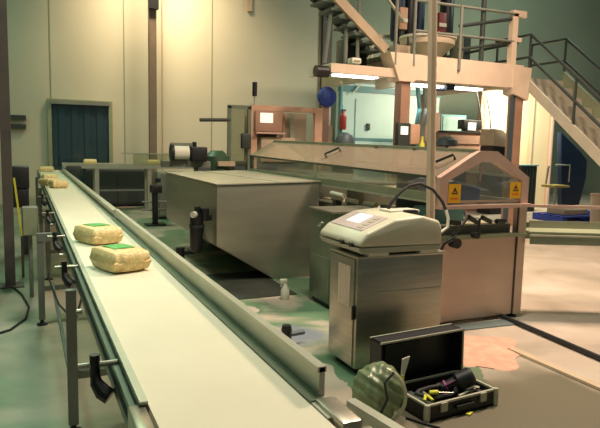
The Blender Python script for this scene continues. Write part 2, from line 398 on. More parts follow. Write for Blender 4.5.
for i, (py, lb) in enumerate(((117, 'upper of two dark rails fixed to the back wall beside the dark post'), (126, 'lower of two dark rails fixed to the back wall beside the dark post'))):
    a, b = U(10, py, YB), U(26, py + 1, YB); tag(MB().box((a.x - .3, YB - .1, a.z - .05), (b.x, YB, a.z + .05)).build('wall_rail', 'dgrey'), lb, 'rail', 'rails on the back wall')
# column in front of the back wall, standing beyond the cross conveyor
p = U(152.5, 100, 15.2)
t = thing('building_column', 'tall brown steel column in front of the cream back wall', 'column', (p.x, 15.2, 0))
B('shaft', 'umber', t, ((p.x - .085, 15.1, .02), (p.x + .085, 15.28, 7.6))); B('base_plate', 'post', t, ((p.x - .2, 15.0, 0), (p.x + .2, 15.4, .02)))
q = U(150, 5, 15.0); B('bracket', 'black', t, ((p.x - .12, 14.98, 4.75), (p.x + .12, 15.1, 7.6)))
p = U(163, 60, YB)
tag(T('conduit', 'tan', None, [(p.x - .02, YB - .03, 0), (p.x - .02, YB - .03, 7.6)], .02), 'thin pale conduit on the wall right of the tall column', 'pipe')
p = U(249, 6, YB); tag(MB().box((p.x - .06, YB - .1, U(249, 12, YB).z), (p.x + .06, YB, 7.6)).build('wall_pipe', 'tan'), 'short tan pipe coming down the wall at the top', 'pipe')
# black pump stand
t = thing('pump_stand', 'black pump on an upright stand between conveyor and steel hood', 'pump', (2.24, 11.5, 0))
T('upright', 'black', t, [(2.24, 11.5, 0), (2.24, 11.5, .62)], .055, 12); B('head', 'black', t, ((2.15, 11.4, .62), (2.36, 11.6, .78)), bev=.02)
T('motor', 'black', t, [(2.3, 11.5, .82), (2.3, 11.5, .90)], .05, 12)
T('pipe', 'mgrey', t, [(1.98, 11.52, .30), (2.7, 11.52, .30)], .022); T('pipe', 'mgrey', t, [(2.0, 11.52, .45), (2.7, 11.52, .45)], .018)
B('base', 'black', t, ((2.06, 11.35, 0), (2.42, 11.65, .03)))
t = thing('steel_cabinet', 'pale steel cabinet standing behind the black pump', 'cabinet', (2.75, 12.5, 0))
B('body', 'greensteel', t, ((2.45, 12.3, .06), (3.0, 12.7, .98)), bev=.01); B('front_panel', 'mgrey', t, ((2.49, 12.285, .1), (2.96, 12.3, .94))); B('plinth', 'black', t, ((2.5, 12.34, 0), (2.95, 12.66, .06)))

# ------------------------------------------------------------------ steel hood with slanted underside
hd = thing('steel_hood', 'large brushed steel box hood left of the guarded machine', 'machine hood', (2.6, 7.7, 0))
y0, y1 = 6.5, 9.15
k = MB().prism([(1.955, y0, 1.12), (1.955, y0, .43), (2.66, y0, .0), (3.24, y0, .0), (3.24, y0, 1.15)], (0, y1 - y0, 0), .006)
k.build('body', 'hoodsteel', hd)
lid = MB().prism([(1.945, y0 - .012, 1.124), (3.25, y0 - .012, 1.154), (3.25, y0 - .012, 1.168), (1.945, y0 - .012, 1.138)], (0, y1 - y0 + .02, 0)).build('top_plate', 'toplate', hd)
MB().prism([(2.69, y0 - .0, 1.156), (2.70, y0 - .0, 1.163), (2.705, y0 - .0, 1.161)], (-.25, y1 - y0, 0)).build('seam', 'greensteel', lid)
fr = MB().tube([(1.80, 6.75, .78), (1.80, 6.75, .86)], [.04, .035], 14).box((1.83, 6.70, .70), (1.958, 6.80, .76)).tube([(1.79, 6.75, .66), (1.79, 6.75, .79)], .078, 16).tube([(1.88, 6.72, .70), (1.88, 6.72, .84)], .05, 14).build('air_filter_regulator', 'black', hd)
MB().tube([(1.79, 6.75, .33), (1.79, 6.75, .38), (1.79, 6.75, .64)], [.05, .074, .080], 18).build('bowl', 'black', fr)
MB().tube([(1.79, 6.75, .62), (1.79, 6.75, .655)], .088, 18).build('collar', 'dgrey', fr)
MB().tube([(1.75, 6.66, .78), (1.71, 6.63, .78)], .036, 16).build('gauge', 'white', fr)['label'] = 'white pressure gauge face'
T('drain', 'white', fr, [(1.80, 6.75, .33), (1.80, 6.75, .36)], .014)
T('air_hose', 'black', fr, [(1.83, 6.85, .76), (1.9, 7.0, .70), (1.93, 7.1, .55), (1.93, 7.0, .42), (1.95, 6.9, .36)], .016)
tag(MB().box((1.72, 5.72, 0), (2.62, 6.95, .008)).build('hood_shade_sheet', 'hoodshade'), 'black sheet standing in for shade on the floor below the steel hood', 'painted shade')  # black sheet that paints the hood's shade onto the floor
t = thing('spray_bottle', 'white spray bottle on the floor beside the black shade sheet', 'spray bottle', (2.5, 5.52, 0))
MB().lathe([(.042, 0), (.046, .01), (.046, .10), (.02, .15), (.016, .17)], (2.42, 5.59, 0), 16).build('bottle', 'white', t)
MB().box((2.36, 5.575, .17), (2.44, 5.605, .215), .008).tube([(2.385, 5.59, .175), (2.37, 5.59, .135)], .007, 8).build('trigger_head', 'white', t)
t = thing('floor_stop', 'small black upright stop on the floor beside the belt rail', 'stop', (1.85, 4.2, 0))
MB().tube([(1.86, 4.25, 0), (1.86, 4.25, .13)], .04, 14).build('body', 'black', t); T('knob', 'black', t, [(1.86, 4.25, .13), (1.86, 4.25, .17)], [.045, .035], 14); T('pin', 'slate', t, [(1.89, 4.25, .09), (2.02, 4.27, .09)], .02)
t = thing('floor_stop', 'small black stop on the floor below the air filter', 'stop', (1.75, 7.85, 0))
MB().tube([(1.80, 7.6, 0), (1.80, 7.6, .24)], .055, 14).build('body', 'black', t); T('pin', 'black', t, [(1.85, 7.6, .17), (1.99, 7.6, .17)], .03)

# ------------------------------------------------------------------ small cabinet behind the coder
t = thing('side_cabinet', 'small green-grey steel cabinet tucked between hood and coder pedestal', 'cabinet', (2.93, 5.27, 0))
B('body', 'greensteel', t, ((2.66, 5.03, .05), (3.24, 5.52, .95)), bev=.006); B('top', 'steel', t, ((2.645, 5.01, .95), (3.25, 5.53, .968)))
dr = B('door', 'greensteel', t, ((2.65, 5.07, .08), (2.662, 5.48, .50)), bev=.003); B('plinth', 'black', t, ((2.69, 5.06, 0), (3.2, 5.5, .05)))
T('latch', 'rail', t, [(2.66, 5.3, .80), (2.635, 5.3, .80), (2.635, 5.22, .84), (2.66, 5.22, .84)], .01, 8)

# ------------------------------------------------------------------ coder pedestal
pd = thing('pedestal_cabinet', 'steel pedestal cabinet with a paper notice, behind the tool case', 'cabinet', (2.42, 3.75, 0))
B('body', 'steel', pd, ((2.055, 3.5, .045), (2.775, 3.90, .835)), bev=.008)
B('top_tray', 'steel', pd, ((2.045, 3.485, .83), (2.79, 3.91, .848)), bev=.004)
B('plinth', 'black', pd, ((2.10, 3.55, 0.0), (2.74, 3.86, .045)))
d_ = B('door', 'steel', pd, ((2.043, 3.53, .06), (2.056, 3.88, .82)), bev=.003)
B('paper_notice', 'paper', pd, ((2.039, 3.575, .475), (2.042, 3.75, .765)))['label'] = 'pinkish paper notice'
B('handle', 'black', pd, ((2.028, 3.508, .40), (2.05, 3.528, .50)), bev=.004)
for z in (.12, .62, .74): T('screw', 'rail', pd, [(2.075, 3.502, z), (2.075, 3.494, z)], .009)
B('fold_seam', 'rail', pd, ((2.20, 3.492, .575), (2.765, 3.503, .585)))

# coder / printer with sloped control panel standing on the pedestal
co = thing('label_printer', 'cream benchtop printer with sloping control panel on the steel pedestal', 'printer', (2.4, 3.8, .848))
prof = [(2.035, .915), (2.03, .945), (2.10, 1.012), (2.32, 1.10), (2.55, 1.118), (2.70, 1.078), (2.725, 1.02), (2.725, .905)]
MB().prism([(x, 3.46, z) for x, z in prof], (0, .60, 0), .022).build('cover', 'coder', co)
MB().prism([(2.03, 3.465, .91), (2.06, 3.465, .868), (2.70, 3.465, .868), (2.715, 3.465, .91)], (0, .60, 0), .006).build('base', 'coderd', co)
B('foot', 'white', co, ((2.12, 3.47, .848), (2.28, 3.53, .87))); B('foot', 'white', co, ((2.55, 3.47, .848), (2.70, 3.53, .87)))
B('foot', 'black', co, ((2.12, 3.84, .848), (2.68, 3.90, .87)))
def on_slope(u, y, e=.002):        # point on the sloped panel: u from 0 (low, left) to 1 (high, right)
    a, b = Vector((2.10, 0, 1.012)), Vector((2.32, 0, 1.10)); n = Vector((-.088, 0, .22)).normalized(); q = a.lerp(b, u) + n * e; return Vector((q.x, y, q.z))
def slope_panel(name, m, parent, u0, u1, ya, yb, e):
    n = Vector((-.088, 0, .22)).normalized() * .003
    return MB().prism([on_slope(u0, ya, e), on_slope(u1, ya, e), on_slope(u1, yb, e), on_slope(u0, yb, e)], n).build(name, m, parent)
pn = slope_panel('control_panel', 'screen', co, .04, .97, 3.55, 4.02, 0)
slope_panel('display', 'lcd', pn, .35, .9, 3.72, 3.90, .003)
for i in range(4): slope_panel('key', 'coderd', pn, .12 + .2 * i, .24 + .2 * i, 3.60, 3.66, .003)
for yy in (3.55, 3.68): T('knob', 'black', co, [(2.04, yy, .928), (2.012, yy, .925)], .018, 12)
pl = B('socket_plate', 'white', co, ((2.46, 3.74, 1.108), (2.72, 3.90, 1.128)), bev=.006); B('plug', 'black', pl, ((2.57, 3.70, 1.10), (2.68, 3.76, 1.13)), bev=.006)
cb = [(2.50, 3.84, 1.12), (2.53, 3.85, 1.17), (2.62, 3.87, 1.25), (2.72, 3.89, 1.30), (2.82, 3.89, 1.315), (2.91, 3.84, 1.27), (2.96, 3.78, 1.18), (2.965, 3.74, 1.12)]
T('cable', 'black', co, cb, .012)
T('cable', 'white', co, [(2.965, 3.74, 1.12), (2.975, 3.72, 1.06), (2.96, 3.70, .99), (2.90, 3.70, .955), (2.80, 3.72, .95), (2.72, 3.74, .95)], .012)['label'] = 'white lower end of the cable'
T('side_knob', 'black', co, [(2.72, 3.6, .93), (2.79, 3.6, .93)], .028, 12)

# slim pole behind the pedestal
t = thing('support_pole', 'pale upright pole rising behind the cream printer to the ceiling', 'pole', (3.12, 4.1, 0))
k = MB().tube([(3.125, 4.08, 0), (2.782, 4.08, 7.6)], .036, 14); k.build('shaft', 'cream', t)
MB().tube([(3.108, 4.043, 0), (2.765, 4.043, 7.6)], .013, 8).build('conduit', 'tan', t)
B('base_plate', 'mgrey', t, ((3.02, 3.99, 0), (3.22, 4.18, .014)))

# ------------------------------------------------------------------ guarded packing machine
pm = thing('packing_machine', 'long steel packing machine under a gabled clear guard hood', 'machine', (3.8, 6.6, 0))
XL, XR, YF, YK = 3.27, 4.29, 4.215, 9.08
SH, PK, PX0, PX1, LZ, BZ = 1.342, 1.578, 3.69, 3.89, 1.085, .80
B('front_panel', 'pinksteel', pm, ((XL + .1, YF + .02, .04), (XR - .10, YF + .05, BZ)))
B('corner_post', 'pinksteel', pm, ((XL, YF, .04), (XL + .10, YF + .08, BZ))); B('corner_post', 'pinksteel', pm, ((XR - .09, YF, .04), (XR, YF + .08, LZ - .02)))
B('seam', 'dgrey', pm, ((XR - .098, YF + .01, .04), (XR - .09, YF + .02, LZ)))
B('base_body', 'hoodsteel', pm, ((XL + .03, YF + .08, .12), (XR - .03, YK, BZ - .02)))
B('machine_bed', 'mgrey', pm, ((XL + .10, YF + .10, BZ - .02), (XR - .10, YK, .90)))
B('ledge', 'paintframe', pm, ((XL - .01, YF - .03, LZ - .02), (XR + .02, YF + .06, LZ + .012)))
for x, y in ((XL + .06, YF + .06), (XR - .06, YF + .06), (XL + .06, 6.6), (XR - .06, 6.6), (XL + .06, 9), (XR - .06, 9)):
    MB().lathe([(.05, 0), (.05, .015), (.022, .025), (.022, .13)], (x, y, 0), 14).build('levelling_foot', 'black', pm)
def gable(y, th, w, m, name):
    out = [(XL, LZ), (XL, SH), (PX0, PK), (PX1, PK), (XR, SH), (XR, LZ)]
    inn = [(XL + w, LZ), (XL + w, SH - .03), (PX0 + .02, PK - w * 1.15), (PX1 - .02, PK - w * 1.15), (XR - w, SH - .03), (XR - w, LZ)]
    k = MB()
    for i in range(5):
        a, b, c, d = out[i], out[i + 1], inn[i + 1], inn[i]
        k.prism([(q[0], y, q[1]) for q in (a, b, c, d)], (0, th, 0))
    return k.build(name, m, pm), inn
g, inn = gable(YF, .07, .085, 'paintframe', 'gable_frame')
MB().prism([(q[0], YF + .03, q[1]) for q in inn], (0, .008, 0)).build('gable_window', 'clearp', pm)
B('window_bar', 'pinksteel', pm, ((3.72, YF + .022, 1.30), (3.735, YF + .03, PK - .09)), ((XL + .085, YF + .02, LZ + .03), (XR - .085, YF + .03, LZ + .05)))
gable(YK - .05, .05, .05, 'darkrail', 'end_frame'); gable(6.65, .03, .03, 'rail', 'middle_frame')
for a, b, y in ((XL - .012, SH, 0),):
    pass
MB().prism([(XL, YF + .07, SH), (PX0, YF + .07, PK), (PX0, YF + .07, PK - .006), (XL + .004, YF + .07, SH - .006)], (0, YK - YF - .12, 0)).build('roof_sheet', 'roofp', pm)
MB().prism([(XR, YF + .07, SH), (PX1, YF + .07, PK), (PX1, YF + .07, PK - .006), (XR - .004, YF + .07, SH - .006)], (0, YK - YF - .12, 0)).build('roof_sheet', 'clearp', pm)
B('roof_sheet', 'clearp', pm, ((PX0, YF + .07, PK - .008), (PX1, YK - .05, PK - .002)))
B('side_sheet', 'clearp', pm, ((XL, YF + .07, 1.19), (XL + .006, YK - .05, SH)))
B('side_sheet', 'clearp', pm, ((XR - .006, YF + .07, 1.12), (XR, YK - .05, SH)))
B('ridge_rail', 'olive', pm, ((PX0 - .025, YF + .05, PK - .012), (PX0 + .02, YK, PK + .014)))
B('eave_rail', 'darkrail', pm, ((XL - .01, YF + .06, SH - .018), (XL + .012, YK, SH + .006)))
B('eave_rail', 'rail', pm, ((XR - .012, YF + .06, SH - .018), (XR + .01, YK, SH + .006)))
B('side_beam', 'olive', pm, ((XL - .008, YF + .04, 1.125), (XL + .03, YK, 1.20)))
B('side_beam', 'rail', pm, ((XL - .014, YF + .04, 1.108), (XL + .03, YK, 1.125)))
B('side_beam', 'rail', pm, ((XR - .03, YF + .07, 1.05), (XR + .008, YK, 1.12)))
for a, b in (((3.45, 6.84), (3.45, 6.42)), ((3.40, 4.50), (3.40, 4.26))):         # lift handles on the roof sheet
    pass
def rz(x): return SH + (PK - SH) * (x - XL) / (PX0 - XL)
for y, x in ((6.6, 3.40), (4.42, 3.40)):
    xa, xb = x, x + .14; n = Vector((-.5, 0, .86)) * .05
    pa, pb = Vector((xa, y + .05, rz(xa))), Vector((xb, y - .05, rz(xb)))
    T('lift_handle', 'black', pm, [pa, pa + n, pb + n, pb], .013, 8)
for y in (5.15, 5.9): B('hinge', 'black', pm, ((PX0 - .035, y, PK - .035), (PX0 - .005, y + .05, PK - .008)))
# warning stickers with triangle
for x0, x1, z0, z1 in ((3.362, 3.492, 1.118, 1.285), (4.065, 4.19, 1.148, 1.298)):
    s_ = B('warning_sticker', 'yellow', pm, ((x0, YF - .004, z0), (x1, YF + .002, z1)))
    cx, cz, h = (x0 + x1) / 2, z0 + (z1 - z0) * .64, .058
    k = MB(); o = [(cx - h * .62, cz - h * .5), (cx, cz + h * .55), (cx + h * .62, cz - h * .5)]; i_ = [(cx - h * .36, cz - h * .34), (cx, cz + h * .28), (cx + h * .36, cz - h * .34)]
    for a in range(3): k.prism([(q[0], YF - .0055, q[1]) for q in (o[a], o[(a + 1) % 3], i_[(a + 1) % 3], i_[a])], (0, .0015, 0))
    k.prism([(cx - .004, YF - .0055, cz - .012), (cx + .004, YF - .0055, cz - .012), (cx + .004, YF - .0055, cz + .012), (cx - .004, YF - .0055, cz + .012)], (0, .0015, 0))
    k.build('warning_triangle', 'black', s_)
    B('caption_bar', mat('sticker_orange', (.75, .25, .01), .5), s_, ((x0 + .02, YF - .0055, z0 + .03), (x1 - .02, YF - .004, z0 + .048)))
# works inside the hood
B('film_carriage', 'blue', pm, ((3.50, 4.5, 1.10), (3.98, 4.9, 1.24)), bev=.03); MB().prism([(3.46, 4.45, 1.255), (3.62, 4.45, 1.30), (4.02, 4.45, 1.215), (4.02, 4.45, 1.20), (3.62, 4.45, 1.28), (3.46, 4.45, 1.24)], (0, .6, 0)).build('film_web', 'pblue', pm); B('inner_screen', 'slate', pm, ((3.36, 5.0, .9), (4.2, 5.03, 1.40)))
T('film_roll', 'navy', pm, [(3.5, 4.9, 1.16), (4.05, 4.9, 1.16)], .07, 18); T('film_roll', 'white', pm, [(3.5, 5.5, 1.12), (4.05, 5.5, 1.12)], .06, 18)
B('carriage_block', 'mgrey', pm, ((3.5, 5.9, .9), (4.0, 6.3, 1.18)), bev=.02); B('carriage_block', 'cyand', pm, ((3.4, 4.45, .90), (3.75, 4.8, 1.04)), bev=.02)
B('carriage_block', 'mgrey', pm, ((3.45, 7.0, .9), (4.0, 8.3, 1.22)), bev=.02)
B('transfer_belt', 'belt', pm, ((3.55, 4.3, .90), (4.0, 9.0, .915)))
T('jaw_arm', 'rail', pm, [(3.4, 4.6, .95), (3.55, 4.55, 1.1), (3.9, 4.55, 1.12)], .02)
for y in (4.7, 5.0, 5.35, 5.75, 6.1):
    T('air_cylinder', 'rail' if int(y * 10) % 2 else 'dgrey', pm, [(XL + .06, y, .98), (XL + .06, y + .22, .98)], .03, 12)
    B('valve_block', 'dgrey', pm, ((XL + .02, y + .05, .86), (XL + .09, y + .15, .95)))
T('white_sleeve', 'white', pm, [(XL + .01, 5.95, 1.03), (XL + .01, 6.25, 1.04)], .03, 12)
for x in (3.42, 3.62, 3.78, 3.95): T('outfeed_roller', 'dgrey', pm, [(x, YF + .03, .96 + .03 * math.sin(x * 9)), (x + .12, YF + .05, .93)], .022, 10)
hs = [(3.36, 4.12, .80), (3.33, 4.08, .86), (3.38, 4.04, .94), (3.46, 4.08, 1.0), (3.5, 4.15, 1.04)]
T('air_hose', 'black', pm, hs, .014); T('hand_wheel', 'black', pm, [(3.64, 4.19, .83), (3.64, 4.13, .83)], .03, 14); T('hand_wheel', 'black', pm, [(3.38, 4.16, .78), (3.38, 4.08, .78)], .045, 14)
T('air_hose', 'black', pm, [(3.30, 4.2, .70), (3.27, 4.12, .78), (3.33, 4.06, .84)], .014); T('shaft', 'black', pm, [(3.66, 4.16, .83), (3.68, 4.16, .98)], .012)
B('bottom_rail', 'olive', pm, ((XL + .02, YF - .02, BZ - .01), (XR, YF + .06, BZ + .02)))

for o in [x for x in bpy.data.objects if x.parent == pm and x.name.split('.')[0] in ('end_frame', 'middle_frame', 'roof_sheet', 'side_sheet', 'ridge_rail', 'eave_rail', 'lift_handle', 'hinge')]:
    for v in o.data.vertices:          # the hood rises a little towards its far end
        if v.co.z > 1.22: v.co.z += .065 * (v.co.y + pm.location.y - YF) / (YK - YF)
# outfeed conveyor leaving the machine to the right
oc = thing('outfeed_conveyor', 'narrow steel outfeed conveyor leaving the packing machine to the right', 'conveyor', (4.9, 4.0, 0))
D = Vector((.90, -.436, 0)).normalized(); NN = Vector((D.y, -D.x, 0)) * -1      # NN points back, away from the viewer
A0 = Vector((4.31, 4.17, 0))
def ob(name, m, s0, s1, n0, n1, z0, z1):
    p = A0 + D * s0 + NN * n0; q = D * (s1 - s0); w_ = NN * (n1 - n0)
    return MB().prism([p + Vector((0, 0, z0)), p + w_ + Vector((0, 0, z0)), p + w_ + Vector((0, 0, z1)), p + Vector((0, 0, z1))], q).build(name, m, oc)
ob('side_plate', 'greensteel', 0, 2.6, 0, .02, .715, .79); ob('edge_strip', 'rail', 0, 2.6, -.012, .03, .79, .805)
ob('belt', 'olive', .0, 2.6, .03, .34, .815, .83); ob('side_plate', 'greensteel', .06, 2.6, .36, .38, .715, .88)
ob('guide_bar', 'paintframe', -.0, 2.6, .03, .055, 1.062, 1.088); ob('guide_plate', 'hoodsteel', .1, 2.6, .335, .35, .83, .90)
for s in (1.7, 2.5):
    ob('leg', 'mgrey', s, s + .05, .02, .07, 0, .715); ob('guide_post', 'rail', s, s + .03, .03, .05, .80, 1.065)

# things lying on the floor on the right
tag(T('floor_pipe', 'pipe', None, [(4.10, 4.62, .10), (4.085, 4.35, .03), (4.07, 4.15, .026), (3.93, 2.6, .026), (3.75, .6, .026)], .021, 12), 'black pipe on the floor running from under the packing machine', 'pipe')
tag(MB().box((3.47, .6, 0), (3.56, 3.52, .012)).box((3.475, .6, .012), (3.49, 3.52, .02)).build('channel_cover', 'tan'), 'pale floor channel cover right of the open tool case', 'floor cover')
k = MB(); bmesh.ops.create_uvsphere(k.bm, u_segments=40, v_segments=16, radius=1)
rr = random.Random(5)
for v in k.bm.verts:
    a = math.atan2(v.co.y, v.co.x); q = 1 + .18 * math.sin(3 * a + .5) + .10 * math.sin(7 * a) + .05 * rr.random()
    v.co = Vector((3.22 + v.co.x * .40 * q, 3.62 + v.co.y * .36 * q, max(0, v.co.z) * .022 * (1 + .25 * math.sin(a * 5))))
tag(k.build('powder_spill', 'powder'), 'pinkish powder spilled on the floor in front of the packing machine', 'powder', kind='stuff')
tag(MB().prism([(3.36, 4.06, .0), (4.12, 4.02, 0), (4.14, 4.17, 0), (3.40, 4.2, 0)], (0, 0, .012)).build('floor_reflection', mat('blue_grey_reflection', (.20, .26, .26), .3, .3)), 'thin blue-grey sheet painting a floor reflection at the foot of the packing machine', 'tray')  # bluish floor reflection drawn as a thin coloured sheet

# ------------------------------------------------------------------ open tool case
tc_ = thing('tool_case', 'open black tool case with metal edges on the floor in front of the pedestal', 'tool case', (2.4, 2.95, 0))
ca = Vector((2.091, 2.715, 0)); ex = Vector((.996, .085, 0)).normalized(); ey = Vector((-.085, .996, 0)); W, Dp, Hh = .56, .345, .095
def cp(u, v, z): return ca + ex * u + ey * v + Vector((0, 0, z))
def cbx(k, u0, v0, z0, u1, v1, z1): k.prism([cp(u0, v0, z0), cp(u1, v0, z0), cp(u1, v1, z0), cp(u0, v1, z0)], (0, 0, z1 - z0)); return k
k = MB(); cbx(k, 0, 0, .0, W, Dp, .012)
for a in ((0, 0, W, .014), (0, Dp - .014, W, Dp), (0, 0, .014, Dp), (W - .014, 0, W, Dp)): cbx(k, a[0], a[1], .0, a[2], a[3], Hh)
k.build('tray', 'black', tc_)
k = MB()
for a in ((-.004, -.004, W + .004, .012), (-.004, Dp - .012, W + .004, Dp), (-.004, 0, .012, Dp), (W - .012, 0, W + .004, Dp)): cbx(k, a[0], a[1], Hh, a[2], a[3], Hh + .012)
k.build('metal_edge', 'rail', tc_)
for u in (.0, W):
    MB().lathe([(.016, 0), (.02, .03), (.02, .07), (.016, .11)], cp(u, 0, 0), 10).build('corner_cap', 'rail', tc_)
for u in (.10, .42): k = MB(); cbx(k, u, -.014, .05, u + .05, -.002, .105); k.build('latch', 'rail', tc_)
k = MB(); cbx(k, .22, -.02, .045, .36, -.004, .065); k.build('handle', 'black', tc_)
# lid: shallow box standing open behind the tray
k = MB(); LB, LT = Dp + .0, .40; lean = .03
def lp(u, w_, z): return cp(u, Dp + w_ + lean * (z - .1), z)
def lbx(k, u0, w0, z0, u1, w1, z1): k.prism([lp(u0, w0, z0), lp(u1, w0, z0), lp(u1, w1, z0), lp(u0, w1, z0)], lp(0, 0, z1) - lp(0, 0, z0)); return k
lbx(k, -.08, .105, .09, W + .05, .115, .385)
for a in ((-.08, 0, .09, W + .05, .115, .10), (-.08, 0, .373, W + .05, .115, .385), (-.08, 0, .09, -.068, .115, .385), (W + .038, 0, .09, W + .05, .115, .385)): lbx(k, *a)
ld = k.build('lid', 'black', tc_)
k = MB(); lbx(k, -.084, -.008, .377, W + .054, .002, .388); lbx(k, W + .044, -.008, .09, W + .054, .002, .388); lbx(k, -.08, .106, .383, W + .05, .118, .391); k.build('metal_edge', 'rail', ld)
k = MB(); lbx(k, .02, .085, .13, .30, .10, .33); k.build('pocket', 'rubber', ld)
tag(k_, '') if False else None
# tools lying in the case
def tool(name, label, cat, loc): return thing(name, label, cat, loc, 'hand tools in the open case')
p = cp(.50, .20, .10)
t = tool('power_drill', 'black cylindrical power tool with purple trim, resting on the case rim', 'power tool', p)
a, b = Vector((2.37, 2.935, .085)), Vector((2.53, 2.865, .165))
dv = (b - a).normalized()
T('barrel', 'black', t, [a, a.lerp(b, .45), a.lerp(b, .55), b, b + dv * .02], [.032, .04, .058, .060, .045], 18)
T('trim_ring', 'glove', t, [a.lerp(b, .10), a.lerp(b, .16)], .041, 18); MB().bar(a + Vector((-.01, -.035, .03)), a.lerp(b, .5) + Vector((0, -.035, .04)), .006, .006).build('trim_strip', 'glove', t)
T('handle', 'black', t, [a.lerp(b, .5), cp(.34, .12, .07)], [.026, .022], 12)
t = tool('screwdriver', 'yellow-handled screwdriver lying in the middle of the open case', 'screwdriver', cp(.2, .12, .012))
T('handle', 'yel2', t, [cp(.15, .15, .10), cp(.20, .13, .10)], [.014, .016], 10); T('shaft', 'rail', t, [cp(.20, .13, .10), cp(.29, .09, .095)], .004, 8)
t = tool('pliers', 'yellow-handled pliers lying across the left of the case', 'pliers', cp(.15, .12, .012))
T('handle', 'yel2', t, [cp(.05, .08, .095), cp(.10, .13, .10)], .009, 8); T('handle', 'yel2', t, [cp(.10, .06, .095), cp(.11, .13, .10)], .009, 8); T('jaws', 'rail', t, [cp(.105, .125, .10), cp(.12, .175, .10)], [.014, .005], 8)
t = tool('wrench', 'steel wrench lying near the front edge of the case', 'wrench', cp(.4, .06, .03))
MB().bar(cp(.30, .05, .09), cp(.48, .09, .09), .016, .008).build('shank', 'rail', t); T('jaw', 'rail', t, [cp(.49, .09, .085), cp(.49, .09, .098)], .018, 10)
t = tool('cable_bundle', 'black coiled cable bundle filling the open case', 'cable', cp(.3, .2, .02))
pts = [cp(.28 + .16 * math.cos(i * .5) + .02 * math.sin(i * 1.7), .20 + .085 * math.sin(i * .5), .025 + .0022 * i) for i in range(26)]
T('coil', 'rubber', t, pts, .014, 8)
k = MB(); cbx(k, .34, .05, .012, .53, .30, .07); tag(k.build('tool_box', 'rubber'), 'small black accessory box in the right of the tool case', 'box')
k = MB(); cbx(k, .04, .05, .012, .13, .30, .06); tag(k.build('tool_tray', 'dgrey'), 'dark grey tray at the left end of the tool case', 'tray')
# white handled brush leaning in the case
t = tool('scraper', 'scraper with a white blade standing up at the left of the case lid', 'scraper', cp(.02, .30, .1))
MB().prism([cp(.045, .30, .16), cp(.07, .30, .16), cp(.12, .31, .285), cp(.06, .31, .275)], ey * .006).build('blade', 'white', t)
T('handle', 'yel2', t, [cp(.06, .305, .17), cp(.05, .29, .06)], .012, 8)
tag(MB().box((2.38, 2.70, 0), (2.43, 2.725, .012), 0, Matrix.Rotation(.5, 3, 'Z')).build('clip', 'yel2'), 'small yellow clip on the floor in front of the tool case', 'clip')
tag(MB().tube([cp(-.07, .10, .008), cp(-.03, .0, .008), cp(.02, -.09, .008)], .008, 8).build('strap', 'black'), 'short black strap on the floor at the left of the tool case', 'strap')

# crumpled green plastic bag left of the case
k = MB(); bmesh.ops.create_icosphere(k.bm, subdivisions=5, radius=1); rr = random.Random(11)
ph = [rr.uniform(0, 6.28) for _ in range(8)]
for v in k.bm.verts:
    n = v.co.normalized(); a = math.atan2(n.x, n.z)
    f_ = 1 + .03 * math.sin(9 * a + 2.5 * n.y + ph[0]) * (1 - abs(n.y)) + .03 * math.sin(5 * n.x + 3 * n.z + ph[1]) + .025 * math.sin(13 * n.x - 9 * n.y + ph[2]) + .03 * math.sin(17 * n.z + 11 * n.x + ph[3])
    q = n * f_
    z = .175 + q.z * .17
    v.co = Vector((1.84 + q.x * .155, 2.86 + q.y * .14, max(.004, z)))
t = thing('plastic_bag', 'crumpled translucent green plastic bag on the floor left of the tool case', 'plastic bag', (1.84, 2.86, 0))
k.build('film', 'bagp', t)
rim = [Vector((1.795 + .135 * math.sin(a), 2.725 + .02 * math.cos(2 * a), .185 + .165 * math.cos(a))) for a in [i * 2 * PI / 28 for i in range(29)]]
T('rolled_rim', mat('pale_film_rim', (.48, .52, .36), .3), t, rim[1:18], .011, 8)
T('drawstring', 'black', t, [(1.75, 2.70, .10), (1.80, 2.695, .2), (1.78, 2.70, .30), (1.84, 2.70, .35)], .008, 8)
# neighbouring machine frame just peeping in at the bottom
t = thing('short_conveyor', 'end of a second steel conveyor frame with bolts, beside the near belt end', 'conveyor', (1.27, 2.0, 0))
MB().prism([(1.235, 2.16, .36), (1.235, 2.16, .50), (1.30, 1.70, .50), (1.30, 1.70, .36)], (.012, .003, 0)).build('side_plate', 'rail', t)
MB().prism([(1.235, 2.16, .50), (1.30, 1.70, .50), (1.345, 1.71, .50), (1.28, 2.17, .50)], (0, 0, .008)).build('top_flange', 'rail', t)
for u in (.2, .75): T('bolt', 'steel', t, [(1.235 + .065 * u, 2.16 - .46 * u, .455), (1.22 + .065 * u, 2.158 - .46 * u, .455)], .014, 12)
B('leg', 'mgrey', t, ((1.26, 1.98, 0), (1.30, 2.02, .40)))

# ------------------------------------------------------------------ back: salmon filling machine, labeller
fm = thing('filling_machine', 'salmon framed filling machine with a lit screen behind the hood', 'machine', (4.3, 10.6, 0))
Y = 10.5
k = MB()
B('frame_post', 'greensteel', fm, ((3.36, Y, 0), (3.42, Y + .06, 2.26)))
B('frame_post', 'greensteel', fm, ((3.74, Y, 0), (3.80, Y + .06, 2.26)))
B('frame_post', 'pinkmach', fm, ((5.10, Y, 0), (5.26, Y + .1, 2.28)))
B('frame_post', 'pinkmach', fm, ((3.80, Y, 0), (3.92, Y + .06, 2.28)))
B('top_beam', 'greensteel', fm, ((3.36, Y, 2.22), (3.80, Y + .06, 2.28))); B('top_beam', 'pinkmach', fm, ((3.80, Y - .01, 2.20), (5.26, Y + .1, 2.30)))
B('rear_panel', 'pinkmach', fm, ((3.80, Y + .35, .9), (4.42, Y + .38, 2.2)))
B('frame_bar', 'rail', fm, ((4.42, Y + .3, .9), (4.50, Y + .36, 2.2)), ((4.72, Y + .3, .9), (4.80, Y + .36, 2.2)))
